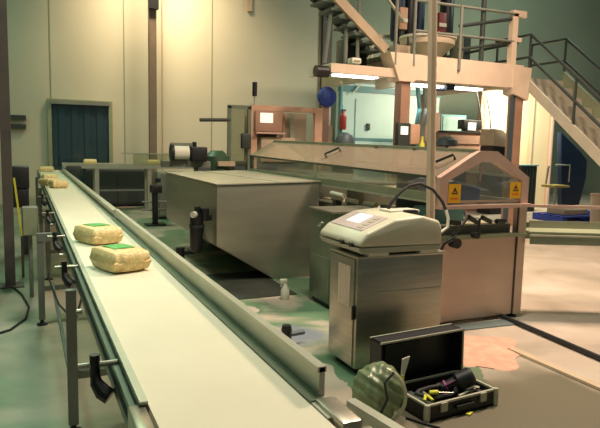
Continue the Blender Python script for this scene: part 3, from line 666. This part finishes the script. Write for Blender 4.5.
B('frame_bar', 'pinkmach', fm, ((4.56, Y + .3, .9), (4.60, Y + .36, 2.2)))
B('shelf', 'paintframe', fm, ((3.86, Y - .12, 1.78), (4.44, Y + .35, 1.81)))
sc = B('control_panel', 'brown', fm, ((3.86, Y - .06, 1.82), (4.40, Y - .01, 2.19)), bev=.01); B('screen', 'lcd', sc, ((3.95, Y - .072, 1.98), (4.20, Y - .06, 2.16)))
B('side_glass', 'darkclear', fm, ((3.42, Y + .02, 1.2), (3.74, Y + .03, 2.22)))
B('body', 'dgrey', fm, ((3.5, Y + .05, 0), (5.2, Y + .9, 1.25)), bev=.02)
B('magazine', 'dgrey', fm, ((3.60, Y - .08, 1.5), (3.78, Y + .02, 1.78)), bev=.02); B('feed_box', 'tan', fm, ((4.0, Y, 1.26), (4.7, Y + .3, 1.72)), bev=.02)
B('back_panel', 'tan', fm, ((4.42, Y + .42, 1.2), (5.12, Y + .45, 2.2)))
st = T('signal_pole', 'rail', fm, [(3.87, Y + .03, 2.28), (3.87, Y + .03, 2.46)], .015); T('signal_lamp', 'black', st, [(3.87, Y + .03, 2.46), (3.87, Y + .03, 2.71)], .045, 14)
T('side_arm', 'dgrey', fm, [(2.84, Y + .02, 1.99), (3.40, Y + .02, 2.01)], .032)
lm = thing('labeller', 'dark labelling unit with pale roll standing left of the filling machine', 'machine', (2.45, 9.9, 0))
B('stand', 'dgrey', lm, ((2.62, 9.8, 0), (2.84, 10.1, 1.18)), bev=.01); T('roll', 'white', lm, [(2.2, 9.78, 1.42), (2.45, 9.78, 1.42)], .11, 20); T('roll_flange', 'black', lm, [(2.16, 9.78, 1.42), (2.20, 9.78, 1.42)], .14, 20)
B('head', 'black', lm, ((2.50, 9.72, 1.28), (2.76, 9.95, 1.52)), bev=.02); B('bridge', 'mgrey', lm, ((2.05, 9.85, 1.18), (2.85, 10.05, 1.28))); T('knob', 'black', lm, [(2.56, 9.8, 1.52), (2.56, 9.8, 1.60)], .035); B('back_plate', 'mgrey', lm, ((2.18, 9.9, 1.25), (2.55, 9.92, 1.58)))
t = thing('green_drum', 'dark green low drum between labeller and filling machine', 'drum', (3.1, 10.2, 0))
MB().lathe([(.24, 0), (.25, .02), (.25, 1.2), (.22, 1.36), (.10, 1.46)], (3.06, 10.2, 0), 24).build('body', mat('dark_green', (.03, .07, .035), .5), t); B('chute', 'tan', t, ((3.0, 9.9, 1.2), (3.3, 10.0, 1.28)))

# ------------------------------------------------------------------ mezzanine
mz = thing('mezzanine', 'cream steel mezzanine platform on columns with pipe railings', 'platform', (7, 10.5, 0))
Y0, Y1m, ZU, ZT = 9.5, 12.6, 2.80, 3.26
MB().box((4.9, Y0, 2.86), (6.25, Y0 + .12, 3.02)).box((6.25, Y0 - .02, 2.84), (9.3, Y0 + .14, 3.30)).build('front_beam', 'cream', mz)
B('side_beam', 'cream', mz, ((9.1, Y0 + .14, 2.86), (9.3, Y1m, 3.26))); B('side_beam', 'cream', mz, ((4.9, Y0 + .12, 2.86), (5.0, Y0 + .9, 3.02))); B('deck', 'olive', mz, ((6.2, Y0 + .14, 3.24), (9.1, Y1m, 3.30))); B('lower_deck', 'olive', mz, ((5.0, Y0 + .12, 3.0), (6.2, Y0 + .9, 3.04)))
B('joist', 'tan', mz, ((6.26, Y0 + .14, 2.9), (6.38, Y1m, 3.22))); B('joist', 'tan', mz, ((7.7, Y0 + .14, 2.95), (7.8, Y1m, 3.22)))
for x, m_ in ((6.445, 'brown'), (9.23, 'brown')):
    c = B('column', m_, mz, ((x - .07, Y0 + .0, 0), (x + .13, Y0 + .22, 2.84)))
    if x < 7:
        MB().prism([(6.28, Y0 - .06, 2.80), (6.62, Y0 - .06, 2.80), (6.78, Y0 - .06, 3.30), (6.06, Y0 - .06, 3.30)], (0, .36, 0)).build('capital', 'cream', c)
    else:
        MB().prism([(x - .2, Y0 - .05, 2.72), (x + .22, Y0 - .05, 2.60), (x + .26, Y0 - .05, 3.26), (x - .2, Y0 - .05, 3.26)], (0, .3, 0)).build('capital', 'cream', c)
        B('conduit', 'slate', c, ((x - .135, Y0 + .015, 0), (x - .07, Y0 + .09, 2.8)))
B('column', 'brown', mz, ((6.26, Y1m - .2, 0), (6.42, Y1m, 2.9))); B('column', 'brown', mz, ((9.0, Y1m - .3, 0), (9.3, Y1m, 2.9)))
for x, z1, m_, r_ in ((6.18, 4.9, 'mgrey', .03), (6.58, 4.9, 'mgrey', .03), (7.64, 4.30, 'mgrey', .03)): T('railing_post', m_, mz, [(x, Y0 - .04, 3.08), (x, Y0 - .04, z1)], r_)
T('railing_post', 'dgrey', mz, [(8.24, Y0 + .05, 3.30), (8.24, Y0 + .05, 5.2)], .05)
B('railing_post', 'cream', mz, ((8.95, Y0 - .02, 3.30), (9.08, Y0 + .1, 4.30)))
B('rail_end', 'cream', mz, ((8.95, Y0 - .02, 4.24), (9.30, Y0 + .1, 4.36))); B('rail_end', 'cream', mz, ((9.05, Y0, 3.76), (9.22, Y0 + .08, 3.84)))
for z, x0 in ((4.29, 6.6), (3.75, 6.6)): T('rail', 'mgrey', mz, [(x0, Y0 - .02, z - .02), (9.0, Y0 + .0, z)], .026)
T('rail', 'dgrey', mz, [(7.65, Y0 + .02, 3.92), (9.0, Y0 + .04, 4.20)], .035); T('rail', 'dgrey', mz, [(7.65, Y0 + .02, 3.48), (9.0, Y0 + .04, 3.74)], .03)
T('rail', 'dgrey', mz, [(6.9, Y1m, 3.9), (9.2, Y1m, 3.95)], .03); T('rail', 'dgrey', mz, [(9.2, Y0 + .1, 3.75), (9.2, Y1m, 3.75)], .03)
for x in (7.2, 8.2, 9.2): T('railing_post', 'dgrey', mz, [(x, Y1m, 3.3), (x, Y1m, 4.3)], .028)
for i, (x0, x1) in enumerate(((5.25, 6.2), (6.75, 8.75))):
    z = 2.90 if i == 0 else 2.82
    t = thing('fluorescent_lamp', ['fluorescent lamp under the mezzanine, left of its brown column', 'fluorescent lamp under the mezzanine, right of the pale pole'][i], 'lamp', (x0, Y0 + .6, z), 'lamps under the mezzanine')
    B('housing', 'white', t, ((x0, Y0 + .45, z + .02), (x1, Y0 + .75, z + .06))); B('tube', 'tube', t, ((x0 + .03, Y0 + .5, z - .02), (x1 - .03, Y0 + .56, z + .02)), ((x0 + .03, Y0 + .64, z - .02), (x1 - .03, Y0 + .70, z + .02)))
    if i: B('ballast', 'navy', t, ((7.72, Y0 + .4, z - .06), (7.92, Y0 + .8, z + .06)))

# stair coming down from the mezzanine towards the viewer
sr = thing('access_stair', 'open steel stair with handrails going down at the right', 'stair', (9.9, 7.8, 0))
sx0, sx1 = 9.46, 10.45; top, bot = (9.5, 2.95), (5.9, 0.0)
for x in (sx0, sx1):
    e_ = 0 if x == sx0 else .22; MB().prism([(x - .03, top[0], top[1] - .13), (x - .03, top[0], top[1] + .10 + e_), (x - .03, bot[0], bot[1] + .22 + e_), (x - .03, bot[0] + .05, 0)], (.06, 0, 0)).build('stringer', 'stairg' if x == sx0 else 'olive', sr)
n = 14
for i in range(n):
    u = (i + .5) / n; y = top[0] + (bot[0] - top[0]) * u; z = top[1] + (bot[1] - top[1]) * u + .02
    B('tread', 'stairg', sr, ((sx0 + .03, y - .13, z - .02), (sx1 - .03, y + .13, z + .02)))
    B('riser', 'stairg', sr, ((sx0 + .03, y + .10, z + .02), (sx1 - .03, y + .12, z + .195)))
B('landing', 'tan', sr, ((9.3, 9.5, 2.93), (10.45, 10.6, 3.0)))
for x in (sx0, sx1):
    for q in (.95, .5):
        T('handrail', 'dgrey', sr, [(x, 10.5, 2.98 + q), (x, 9.5, 2.98 + q), (x, bot[0], .12 + q)], .03)
    for y in (10.45, 9.5, 8.3, 7.1, 5.95):
        zz = 2.95 if y >= 9.5 else 2.95 * (y - bot[0]) / (top[0] - bot[0]) + .05
        T('baluster', 'dgrey', sr, [(x, y, zz), (x, y, zz + .97)], .026)
# upper stair on the left of the mezzanine
us = thing('upper_stair', 'tan stair rising to the left above the mezzanine', 'stair', (6, 10.5, 3.08))
a = U(386, 50, Y0 + .3); b = a + (U(339, 0, Y0 + .3) - a) * 1.3
MB().bar(a, b, .07, .17).build('stringer', 'tan', us); MB().bar(a + Vector((0, .62, 0)), b + Vector((0, .62, 0)), .07, .17).build('stringer', 'dgrey', us)
for i in range(8):
    q = a.lerp(b, (i + .6) / 8); B('tread', 'treadg', us, ((q.x - .22, q.y + .04, q.z - .10), (q.x + .10, q.y + .58, q.z - .06)))
B('stair_foot', 'tan', us, ((6.4, Y0 + .25, 3.08), (6.70, Y0 + .5, 3.50)))
for x0, z0, x1, z1 in ((5.02, 3.08, 5.2, 4.6), (5.45, 3.08, 5.45, 4.5), (5.7, 3.08, 5.7, 4.3)): T('strut', 'mgrey', us, [(x0, Y0 + .5, z0), (x1, Y0 + .5, z1)], .035)
T('handrail', 'rail', us, [(6.55, Y0 + .3, 3.95), (5.2, Y0 + .3, 5.3)], .03)
# plant on the deck
def deckbox(name, label, cat, m, px0, py0, px1, py1, y, dep=.4, z0=None, m2='dgrey'):
    p, q = U(px0, py1, y), U(px1, py0, y); zb = 3.30 if z0 is None else z0
    t = thing(name, label, cat, ((p.x + q.x) / 2, y, zb)); B('body', m, t, ((p.x, y, zb), (q.x, y + dep, max(q.z, zb + .1))), bev=.03); B('cover', m2, t, ((p.x + .04, y - .02, zb + .05), (q.x - .04, y, max(q.z, zb + .1) - .05))); return t
t = thing('hopper', 'wide cream hopper on the mezzanine deck, partly behind the pale pole', 'hopper', (7.78, 10.7, 3.3))
MB().lathe([(.16, 3.30), (.20, 3.40), (.56, 3.72), (.58, 3.84)], (7.78, 10.7, 0), 28).build('cone', 'cream', t); MB().lathe([(.60, 3.84), (.60, 3.89)], (7.78, 10.7, 0), 28).build('rim', 'white', t)
for a in (-.55, .55): T('leg', 'dgrey', t, [(7.78 + a, 10.6, 3.3), (7.78 + a, 10.6, 3.9)], .03)
for nm, lb, px, z0, z1, r_, m_ in (('vertical_tank', 'dark blue upright tank on the deck behind the railing, left', 398, 3.95, 5.2, .16, 'navy'), ('vertical_tank', 'black upright tank on the deck between the two thin posts', 410, 3.9, 5.2, .14, 'black'),
                               ('vertical_tank', 'dark upright tank on the deck just left of the pole', 420, 4.1, 5.2, .11, 'navy'), ('vertical_tank', 'dark blue upright tank on the deck right of the pole', 447, 3.95, 5.2, .16, 'black')):
    x = U(px, 10, 11.7).x; t = thing(nm, lb, 'tank', (x, 11.7, 3.3), 'process tanks on the mezzanine')
    MB().lathe([(r_ * .8, z0), (r_, z0 + .08), (r_, z1 - .08), (r_ * .8, z1)], (x, 11.7, 0), 18).build('shell', m_, t); T('leg', 'dgrey', t, [(x, 11.7, 3.3), (x, 11.7, z0 + .02)], .05)
for px, lb, m_ in ((403, 'pink valve bank on the deck left of the black tank', 'pinkmach'), (442, 'dull red and white valve bank on the deck right of the pole', 'brick')):
    x = U(px, 20, 11.4).x; t = thing('valve_bank', lb, 'valve', (x, 11.42, 3.3)); B('manifold', m_, t, ((x - .10, 11.36, 4.15), (x + .10, 11.50, 4.62)), bev=.02); B('valve', 'white', t, ((x - .11, 11.33, 4.3), (x + .08, 11.36, 4.38))); B('stand', 'dgrey', t, ((x - .04, 11.40, 3.3), (x + .04, 11.46, 4.15)))
tag(MB().box((7.0, 12.0, 4.05), (9.0, 12.1, 4.13)).box((7.2, 12.0, 3.3), (7.26, 12.08, 4.06)).box((8.7, 12.0, 3.3), (8.76, 12.08, 4.06)).build('pipe_rack', 'white'), 'white pipe rack crossing the tanks on the deck', 'rack')
deckbox('crate', 'olive crate on the deck beside the hopper, right', 'crate', 'olive', 462, 36, 472, 52, 11.2)
deckbox('gear_motor', 'dark gear motor on the lower deck under the tan stair', 'motor', 'dgrey', 345, 40, 368, 66, 10.3, z0=3.08, m2='black')
deckbox('parts_bin', 'white parts bin on the lower deck under the tan stair', 'bin', 'white', 352, 58, 362, 66, 9.75, .2, z0=3.08, m2='tan')
p = U(319, 72, 9.7); t = thing('drive_motor', 'small black motor at the left end of the mezzanine', 'motor', (p.x, 9.7, 2.9)); 
T('drum', 'black', t, [(p.x - .12, 9.6, p.z), (p.x + .12, 9.6, p.z)], .10, 16); B('bracket', 'dgrey', t, ((p.x + .08, 9.55, p.z - .03), (4.95, 9.66, p.z + .05)))

# ------------------------------------------------------------------ below the mezzanine
YD = 14.2
p, q = U(345, 84, YD), U(396, 140, YD)
t = thing('partition', 'pale cyan partition with a door under the mezzanine', 'partition', ((p.x + q.x) / 2, YD, 0))
B('panel', 'cyan', t, ((U(338, 90, YD).x, YD, 0), (U(440, 90, YD).x, YD + .08, 3.25))); B('top_rail', 'cyand', t, ((U(338, 90, YD).x, YD - .04, 3.02), (U(440, 90, YD).x, YD, 3.18)))
B('door', 'cyan', t, ((U(356, 90, YD).x, YD - .03, 0), (U(392, 90, YD).x, YD, 2.85))); h = U(367, 127, YD); B('handle', 'black', t, ((h.x - .04, YD - .09, h.z - .09), (h.x + .04, YD - .03, h.z + .09)))
B('kick_rail', 'cyand', t, ((U(338, 90, YD).x, YD - .05, U(360, 139, YD).z - .05), (U(395, 90, YD).x, YD - .01, U(360, 139, YD).z + .03)))
T('frame_post', 'cyand', t, [(U(340, 90, YD).x, YD - .06, 0), (U(340, 90, YD).x, YD - .06, 3.2)], .05)
T('door_stay', 'white', t, [U(352, 94, YD - .1), U(361, 84, YD - .1)], .02); 
p = U(327, 97, 11.0)
t = thing('wall_fan', 'round blue fan on a grey post behind the filling machine', 'fan', (p.x, 11.0, 0))
MB().lathe([(.10, -.08), (.19, -.05), (.21, .0), (.19, .06), (.08, .09)], (p.x, 11.0, p.z), 24, 'y').build('housing', 'blue', t)
k = MB()
for r in (.06, .11, .16): k.tube([Vector((p.x + r * math.cos(a), 10.91, p.z + r * math.sin(a))) for a in [i * 2 * PI / 20 for i in range(21)]], .006, 6)
k.build('grille', 'navy', t); B('post', 'brown', t, ((p.x - .06, 11.05, 0), (p.x + .08, 11.15, p.z - .1)))
p = U(329, 125, 11.4); tag(MB().box((p.x - .09, 11.4, 0), (p.x + .09, 11.5, 2.0)).build('upright_panel', 'tan'), 'narrow tan upright panel right of the blue fan post', 'panel')
p = U(343, 119, 11.2); t = thing('fire_extinguisher', 'red fire extinguisher hanging on a teal post', 'fire extinguisher', (p.x, 11.2, 0))
MB().lathe([(.06, -.22), (.075, -.19), (.075, .06), (.03, .12), (.03, .16)], (p.x, 11.2, p.z), 18).build('cylinder', 'red', t); B('valve', 'black', t, ((p.x - .03, 11.17, p.z + .16), (p.x + .05, 11.23, p.z + .2))); B('mount_post', 'cyand', t, ((p.x - .03, 11.27, 0), (p.x + .03, 11.32, p.z + .3)))
p = U(345, 137, 10.3); t = thing('waste_drum', 'dark domed drum behind the clear hood, below the red extinguisher', 'drum', (p.x, 10.3, 0))
MB().lathe([(.18, 0), (.19, .02), (.19, 1.58)], (p.x, 10.3, 0), 24).build('body', 'dgrey', t); MB().lathe([(.19, 1.58), (.19, 1.70), (.14, 1.80), (.04, 1.85)], (p.x, 10.3, 0), 24).build('lid', 'slate', t)
# control box in front of the column
t = thing('control_box', 'control box with a lit display on the brown column', 'control box', (6.4, 9.3, 1.6))
p, q = U(398, 140, 9.38), U(411, 123, 9.38); B('enclosure', 'dgrey', t, ((p.x, 9.38, p.z - .2), (q.x, 9.5, q.z)), bev=.02); p, q = U(401, 134.5, 9.36), U(408.5, 126.5, 9.36); B('display', 'lcd', t, ((p.x, 9.365, p.z), (q.x, 9.382, q.z)))
p = U(414, 130, 10.0); t = thing('meter_box', 'mauve meter box right of the control box', 'meter', (p.x, 10, 0)); B('case', 'pinkmach', t, ((p.x - .1, 9.95, 1.65), (p.x + .12, 10.1, 2.05)), bev=.02); B('stand', 'dgrey', t, ((p.x - .04, 9.98, 0), (p.x + .04, 10.06, 1.66)))
p = U(419, 142, 9.9); t = thing('bottle', 'small yellow bottle on a dark shelf behind the clear hood', 'bottle', (p.x, 9.8, 1.5)); MB().lathe([(.05, 1.52), (.05, 1.66), (.025, 1.71), (.025, 1.78)], (p.x, 9.8, 0), 14).build('body', 'yel2', t); T('cap', 'yel2', t, [(p.x, 9.8, 1.78), (p.x, 9.8, 1.81)], .03)
tag(MB().box((p.x - .25, 9.7, 1.46), (p.x + .5, 9.9, 1.52)).box((p.x - .2, 9.76, 0), (p.x - .14, 9.84, 1.46)).box((p.x + .4, 9.76, 0), (p.x + .46, 9.84, 1.46)).build('shelf_stand', 'dgrey'), 'dark shelf stand holding the yellow bottle', 'shelf')
# teal hoses hanging behind the column
for px, lb in ((417, 'teal hose hanging just right of the brown column'), (424, 'grey hose hanging left of the pale pole')):
    x = U(px, 90, 10.6).x; tag(T('hanging_hose', 'cyand' if px < 420 else 'mgrey', None, [(x, 10.6, 2.93), (x + .05, 10.55, 2.4), (x - .04, 10.55, 1.9), (x + .08, 10.6, 1.5), (x + .06, 10.6, .02)], .045), lb, 'hose')
# workstation desk with monitor
Yw = 12.0
def px(a, b, y=Yw): return U(a, b, y)
t = thing('workbench', 'brown workbench cabinet carrying a computer under the mezzanine', 'workbench', (9.5, Yw, 0))
p, q = px(446, 150), px(484, 132); B('cabinet', 'brown', t, ((p.x, Yw, 0), (q.x, Yw + .6, q.z - .03)), bev=.01); B('worktop', 'dgrey', t, ((p.x - .05, Yw - .04, q.z - .03), (q.x + .02, Yw + .64, q.z)))
h = px(463, 139); B('drawer', 'brown', t, ((p.x + .1, Yw - .02, h.z - .12), (q.x - .1, Yw, h.z + .09)))
wz = q.z
p, q = px(466, 132), px(482, 120); t = thing('monitor', 'black computer monitor with lit screen on the brown workbench', 'monitor', ((p.x + q.x) / 2, Yw + .2, wz))
B('casing', 'black', t, ((p.x, Yw + .1, wz + .06), (q.x + .1, Yw + .35, q.z)), bev=.02); B('stand', 'black', t, ((p.x + .1, Yw + .15, wz), (q.x - .1, Yw + .3, wz + .07))); a, b = px(468, 130, Yw + .09), px(476, 123, Yw + .09); B('screen', 'lcd', t, ((a.x, Yw + .085, a.z), (b.x, Yw + .1, b.z)))
p, q = px(447, 137, 12.5), px(470, 117, 12.5); t = thing('window_unit', 'pale teal glazed cabinet behind the workbench', 'cabinet', (p.x, 12.7, 0)); B('carcass', 'cyand', t, ((p.x - .05, 12.7, 0), (q.x + .05, 13, q.z + .05))); B('glazing', 'glaz', t, ((p.x, 12.685, p.z), (q.x, 12.7, q.z)))
p = px(447, 118, 12.3); tag(MB().box((p.x - .58, 12.3, p.z - .9), (p.x - .20, 12.42, p.z + .12)).box((p.x - .45, 12.33, 0), (p.x - .35, 12.41, p.z - .88)).build('switch_cabinet', 'brown'), 'brown switch cabinet on a post left of the workbench', 'cabinet')
t = thing('keyboard_tray', 'dark office chair back in front of the workbench', 'chair', (px(447, 138, 11.5).x, 11.5, 0)); p = px(447, 143, 11.5); MB().lathe([(.18, -.03), (.26, 0), (.24, .12), (.12, .2)], (p.x, 11.5, p.z - .05), 18).build('backrest', 'dgrey', t); T('post', 'black', t, [(p.x, 11.5, .06), (p.x, 11.5, p.z - .05)], .04); MB().lathe([(.28, 0), (.28, .03), (.05, .07)], (p.x, 11.5, 0), 16).build('base', 'black', t)
t.name = 'office_chair'
p, q = px(494, 148, 11.3), px(510, 122, 11.3); t = thing('packing_box', 'tan sloped cover on a black plinth right of the workbench', 'machine cover', ((p.x + q.x) / 2, 11.3, 0))
MB().prism([(p.x - .02, 11.3, 1.68), (q.x + .05, 11.3, 1.64), (q.x - .08, 11.3, 1.98), (q.x - .22, 11.3, 2.06), (p.x - .02, 11.3, 2.08)], (0, .5, 0), .01).build('cover', 'tan', t); B('plinth', 'black', t, ((p.x, 11.32, 0), (q.x + .03, 11.78, 1.67))); t.name = 'machine_cover'
for a, lb in ((468, 'left of two thin black cables hanging behind the monitor'), (477, 'right of two thin black cables hanging behind the monitor')):
    x = px(a, 95, 12.9).x; tag(T('hanging_cable', 'black', None, [(x - .08, 12.55, 3.2), (x, 12.5, 2.9), (x + .12, 12.5, 2.5), (x + .1, 12.4, wz + .02)], .02, 6), lb, 'cable', 'cables hanging behind the monitor')
x = px(484, 100, 12.6).x; tag(B('dark_upright', 'brown', None, ((x - .06, 12.62, 0), (x + .06, 12.75, 3.2))), 'thin dark brown upright behind the monitor', 'post')
# bright inner wall and doorway at the back right
YR = 13.0
p0, p1 = U(486, 100, YR).x, U(556, 100, YR).x
struct(MB().box((p0, YR, 0), (p1, YR + .15, 3.20)).build('wall_inner', mat('warm_wall', (.74, .62, .40), .7, 0, (.78, .66, .44), 1)))
for a, lb, m_ in ((533, 'pale conduit pipe on the bright wall beside the stair', 'tan'), (553, 'pink post at the right end of the bright wall', 'paintframe')):
    x = U(a, 120, YR - .1).x; tag(T('conduit', m_, None, [(x, YR - .08, 0), (x, YR - .08, 3.2)], .055), lb, 'pipe')
p, q = U(520, 200, 11.6), U(537, 165, 11.6); t = thing('ribbed_bin', 'dark ribbed bin behind the gable end of the packing machine', 'bin', ((p.x + q.x) / 2, 11.6, 0))
k = MB().box((p.x, 11.6, 0), (q.x, 12.1, q.z - .03))
for i in range(5): x = p.x + (q.x - p.x) * (i + .5) / 5; k.box((x - .03, 11.57, .05), (x + .03, 11.6, q.z - .06))
k.build('body', 'dgrey', t); B('rim', 'cyand', t, ((p.x - .02, 11.56, q.z - .03), (q.x + .02, 12.12, q.z)))
# navy sheet under the stair
pts = [U(x, y, 10.9) for x, y in ((558, 132), (578, 152), (584, 160), (583, 178), (576, 205), (558, 207))]
t = thing('covered_rack', 'rack under a navy blue sheet standing below the stair', 'rack', (pts[0].x + .3, 11.0, 0))
k = MB(); k.prism([(q.x + .12, 10.9, max(q.z, .03)) for q in pts], (0, .14, 0), .02); k.build('sheet', 'navy', t); a, b = U(562, 165, 10.86), U(569, 182, 10.86)
T('hook_bar', 'rail', t, [(a.x - .2, 10.87, a.z), (b.x, 10.87, a.z), (b.x, 10.87, b.z)], .02); B('caster_base', 'black', t, ((pts[5].x + .17, 10.92, 0), (pts[4].x + .1, 11.02, .05)))
# stool-like stand
p = U(556.5, 186, 10.2)
t = thing('stool', 'stool with a flat yellowish seat in front of the navy sheet', 'stool', (p.x, 10.2, 0))
B('seat', 'olyel', t, ((p.x - .28, 10.0, p.z - .03), (p.x + .22, 10.4, p.z + .03)), bev=.02); T('back_post', 'rail', t, [(p.x - .18, 10.35, p.z), (p.x - .12, 10.36, p.z + .45)], .022)
T('post', 'rail', t, [(p.x - .03, 10.2, .06), (p.x - .03, 10.2, p.z)], .03)
for i in range(4): a = PI / 4 + i * PI / 2; T('leg', 'dgrey', t, [(p.x - .03, 10.2, .1), (p.x - .03 + .26 * math.cos(a), 10.2 + .26 * math.sin(a), .02)], .02)
# blue pallet and cartons
p, q = U(563, 220, 9.5), U(606, 212, 9.5)
t = thing('pallet', 'blue pallet on the floor below the stair', 'pallet', ((p.x + q.x) / 2, 9.9, 0))
z = .15; x0, x1 = p.x, q.x + .5
k = MB()
for i in range(5): k.box((x0 + .0, 9.5 + i * .19, z - .03), (x1, 9.62 + i * .19, z))
k.build('deck_boards', 'blue', t)
for x in (x0, (x0 + x1) / 2 - .06, x1 - .12): B('runner', 'blue', t, ((x, 9.5, 0), (x + .12, 10.38, z - .03)))
t = thing('carton', 'flat tan carton on the blue pallet', 'carton', (x0 + .6, 9.95, z)); B('body', 'tan', t, ((x0 + .25, 9.7, z), (x0 + 1.0, 10.2, z + .12)), bev=.01); B('tape', 'white', t, ((x0 + .55, 9.695, z + .118), (x0 + .63, 10.205, z + .1215)))
p = U(599, 192, 9.2); t = thing('pail', 'pinkish pail at the right edge by the stair foot', 'pail', (p.x, 9.2, 0)); MB().lathe([(.17, 0), (.2, .03), (.22, .62)], (p.x + .1, 9.2, 0), 24).build('body', 'cream', t); MB().lathe([(.235, .62), (.235, .67)], (p.x + .1, 9.2, 0), 24).build('lid', 'paintframe', t)

# ------------------------------------------------------------------ light
def area(name, loc, tgt, size, power, col, sy=None, spread=PI):
    l = bpy.data.lights.new(name, 'AREA'); l.energy = power; l.color = col; l.size = size; l.spread = spread
    if sy: l.shape = 'RECTANGLE'; l.size_y = sy
    o = bpy.data.objects.new(name, l); COL.objects.link(o); o.location = loc
    o.rotation_euler = (Vector(tgt) - Vector(loc)).to_track_quat('-Z', 'Y').to_euler(); return o
area('unseen_overhead_light', (3.05, 13.8, 7.3), (3.3, 15.95, 4.6), 1.6, 160, (1, .76, .49), .6, 1.6)
area('unseen_overhead_light', (-3.5, 12.0, 6.5), (-.5, 16, 3.6), 1.5, 22, (.50, 1, .72), None, 1.6)  # unseen green wash added to tint the left of the back wall
area('unseen_overhead_light', (2.0, 3.4, 6.8), (1.2, 3.4, 0), 1.2, 285, (1, .90, .72))
area('unseen_overhead_light', (6.2, 4.5, 7.0), (5.6, 4.8, 0), 1.2, 500, (1, .74, .54), None, 2.3)
area('unseen_overhead_light', (7.5, 7.0, 6.8), (7.6, 9.6, 3), 1.0, 75, (1, .74, .54), None, 1.6)
area('unseen_overhead_light', (.8, 12.3, 7.3), (2.0, 9.6, 0), 1.2, 125, (.68, 1, .68), None, 2.2)  # unseen green fill placed to lift the floor below the hood
area('unseen_overhead_light', (-1.4, 4.6, 6.0), (-.9, 4.0, 0), .8, 22, (.60, 1, .78), None, 1.2)  # unseen narrow spot added to brighten the left floor
area('unseen_overhead_light', (-2.0, 2.0, 6.5), (.5, 4, .5), 1.0, 30, (.72, 1, .78))  # unseen greenish fill added from the left
area('under_deck_lamp', (7.0, 11.2, 2.75), (7.2, 12.8, 0), 1.6, 30, (.84, 1, .95))
area('under_deck_lamp', (11.2, 11.4, 3.4), (11.5, 13.0, 1.8), .5, 240, (1, .86, .62))
area('unseen_overhead_light', (13, 10, 7.0), (13, 15.5, 4), 2.0, 230, (.72, 1, .88))
W_ = bpy.data.worlds.new('world'); S.world = W_; W_.use_nodes = True
W_.node_tree.nodes['Background'].inputs[0].default_value = (.62, .80, .68, 1); W_.node_tree.nodes['Background'].inputs[1].default_value = .10
S.view_settings.view_transform = 'Standard'; S.view_settings.look = 'None'; S.view_settings.gamma = 1; S.view_settings.exposure = 0
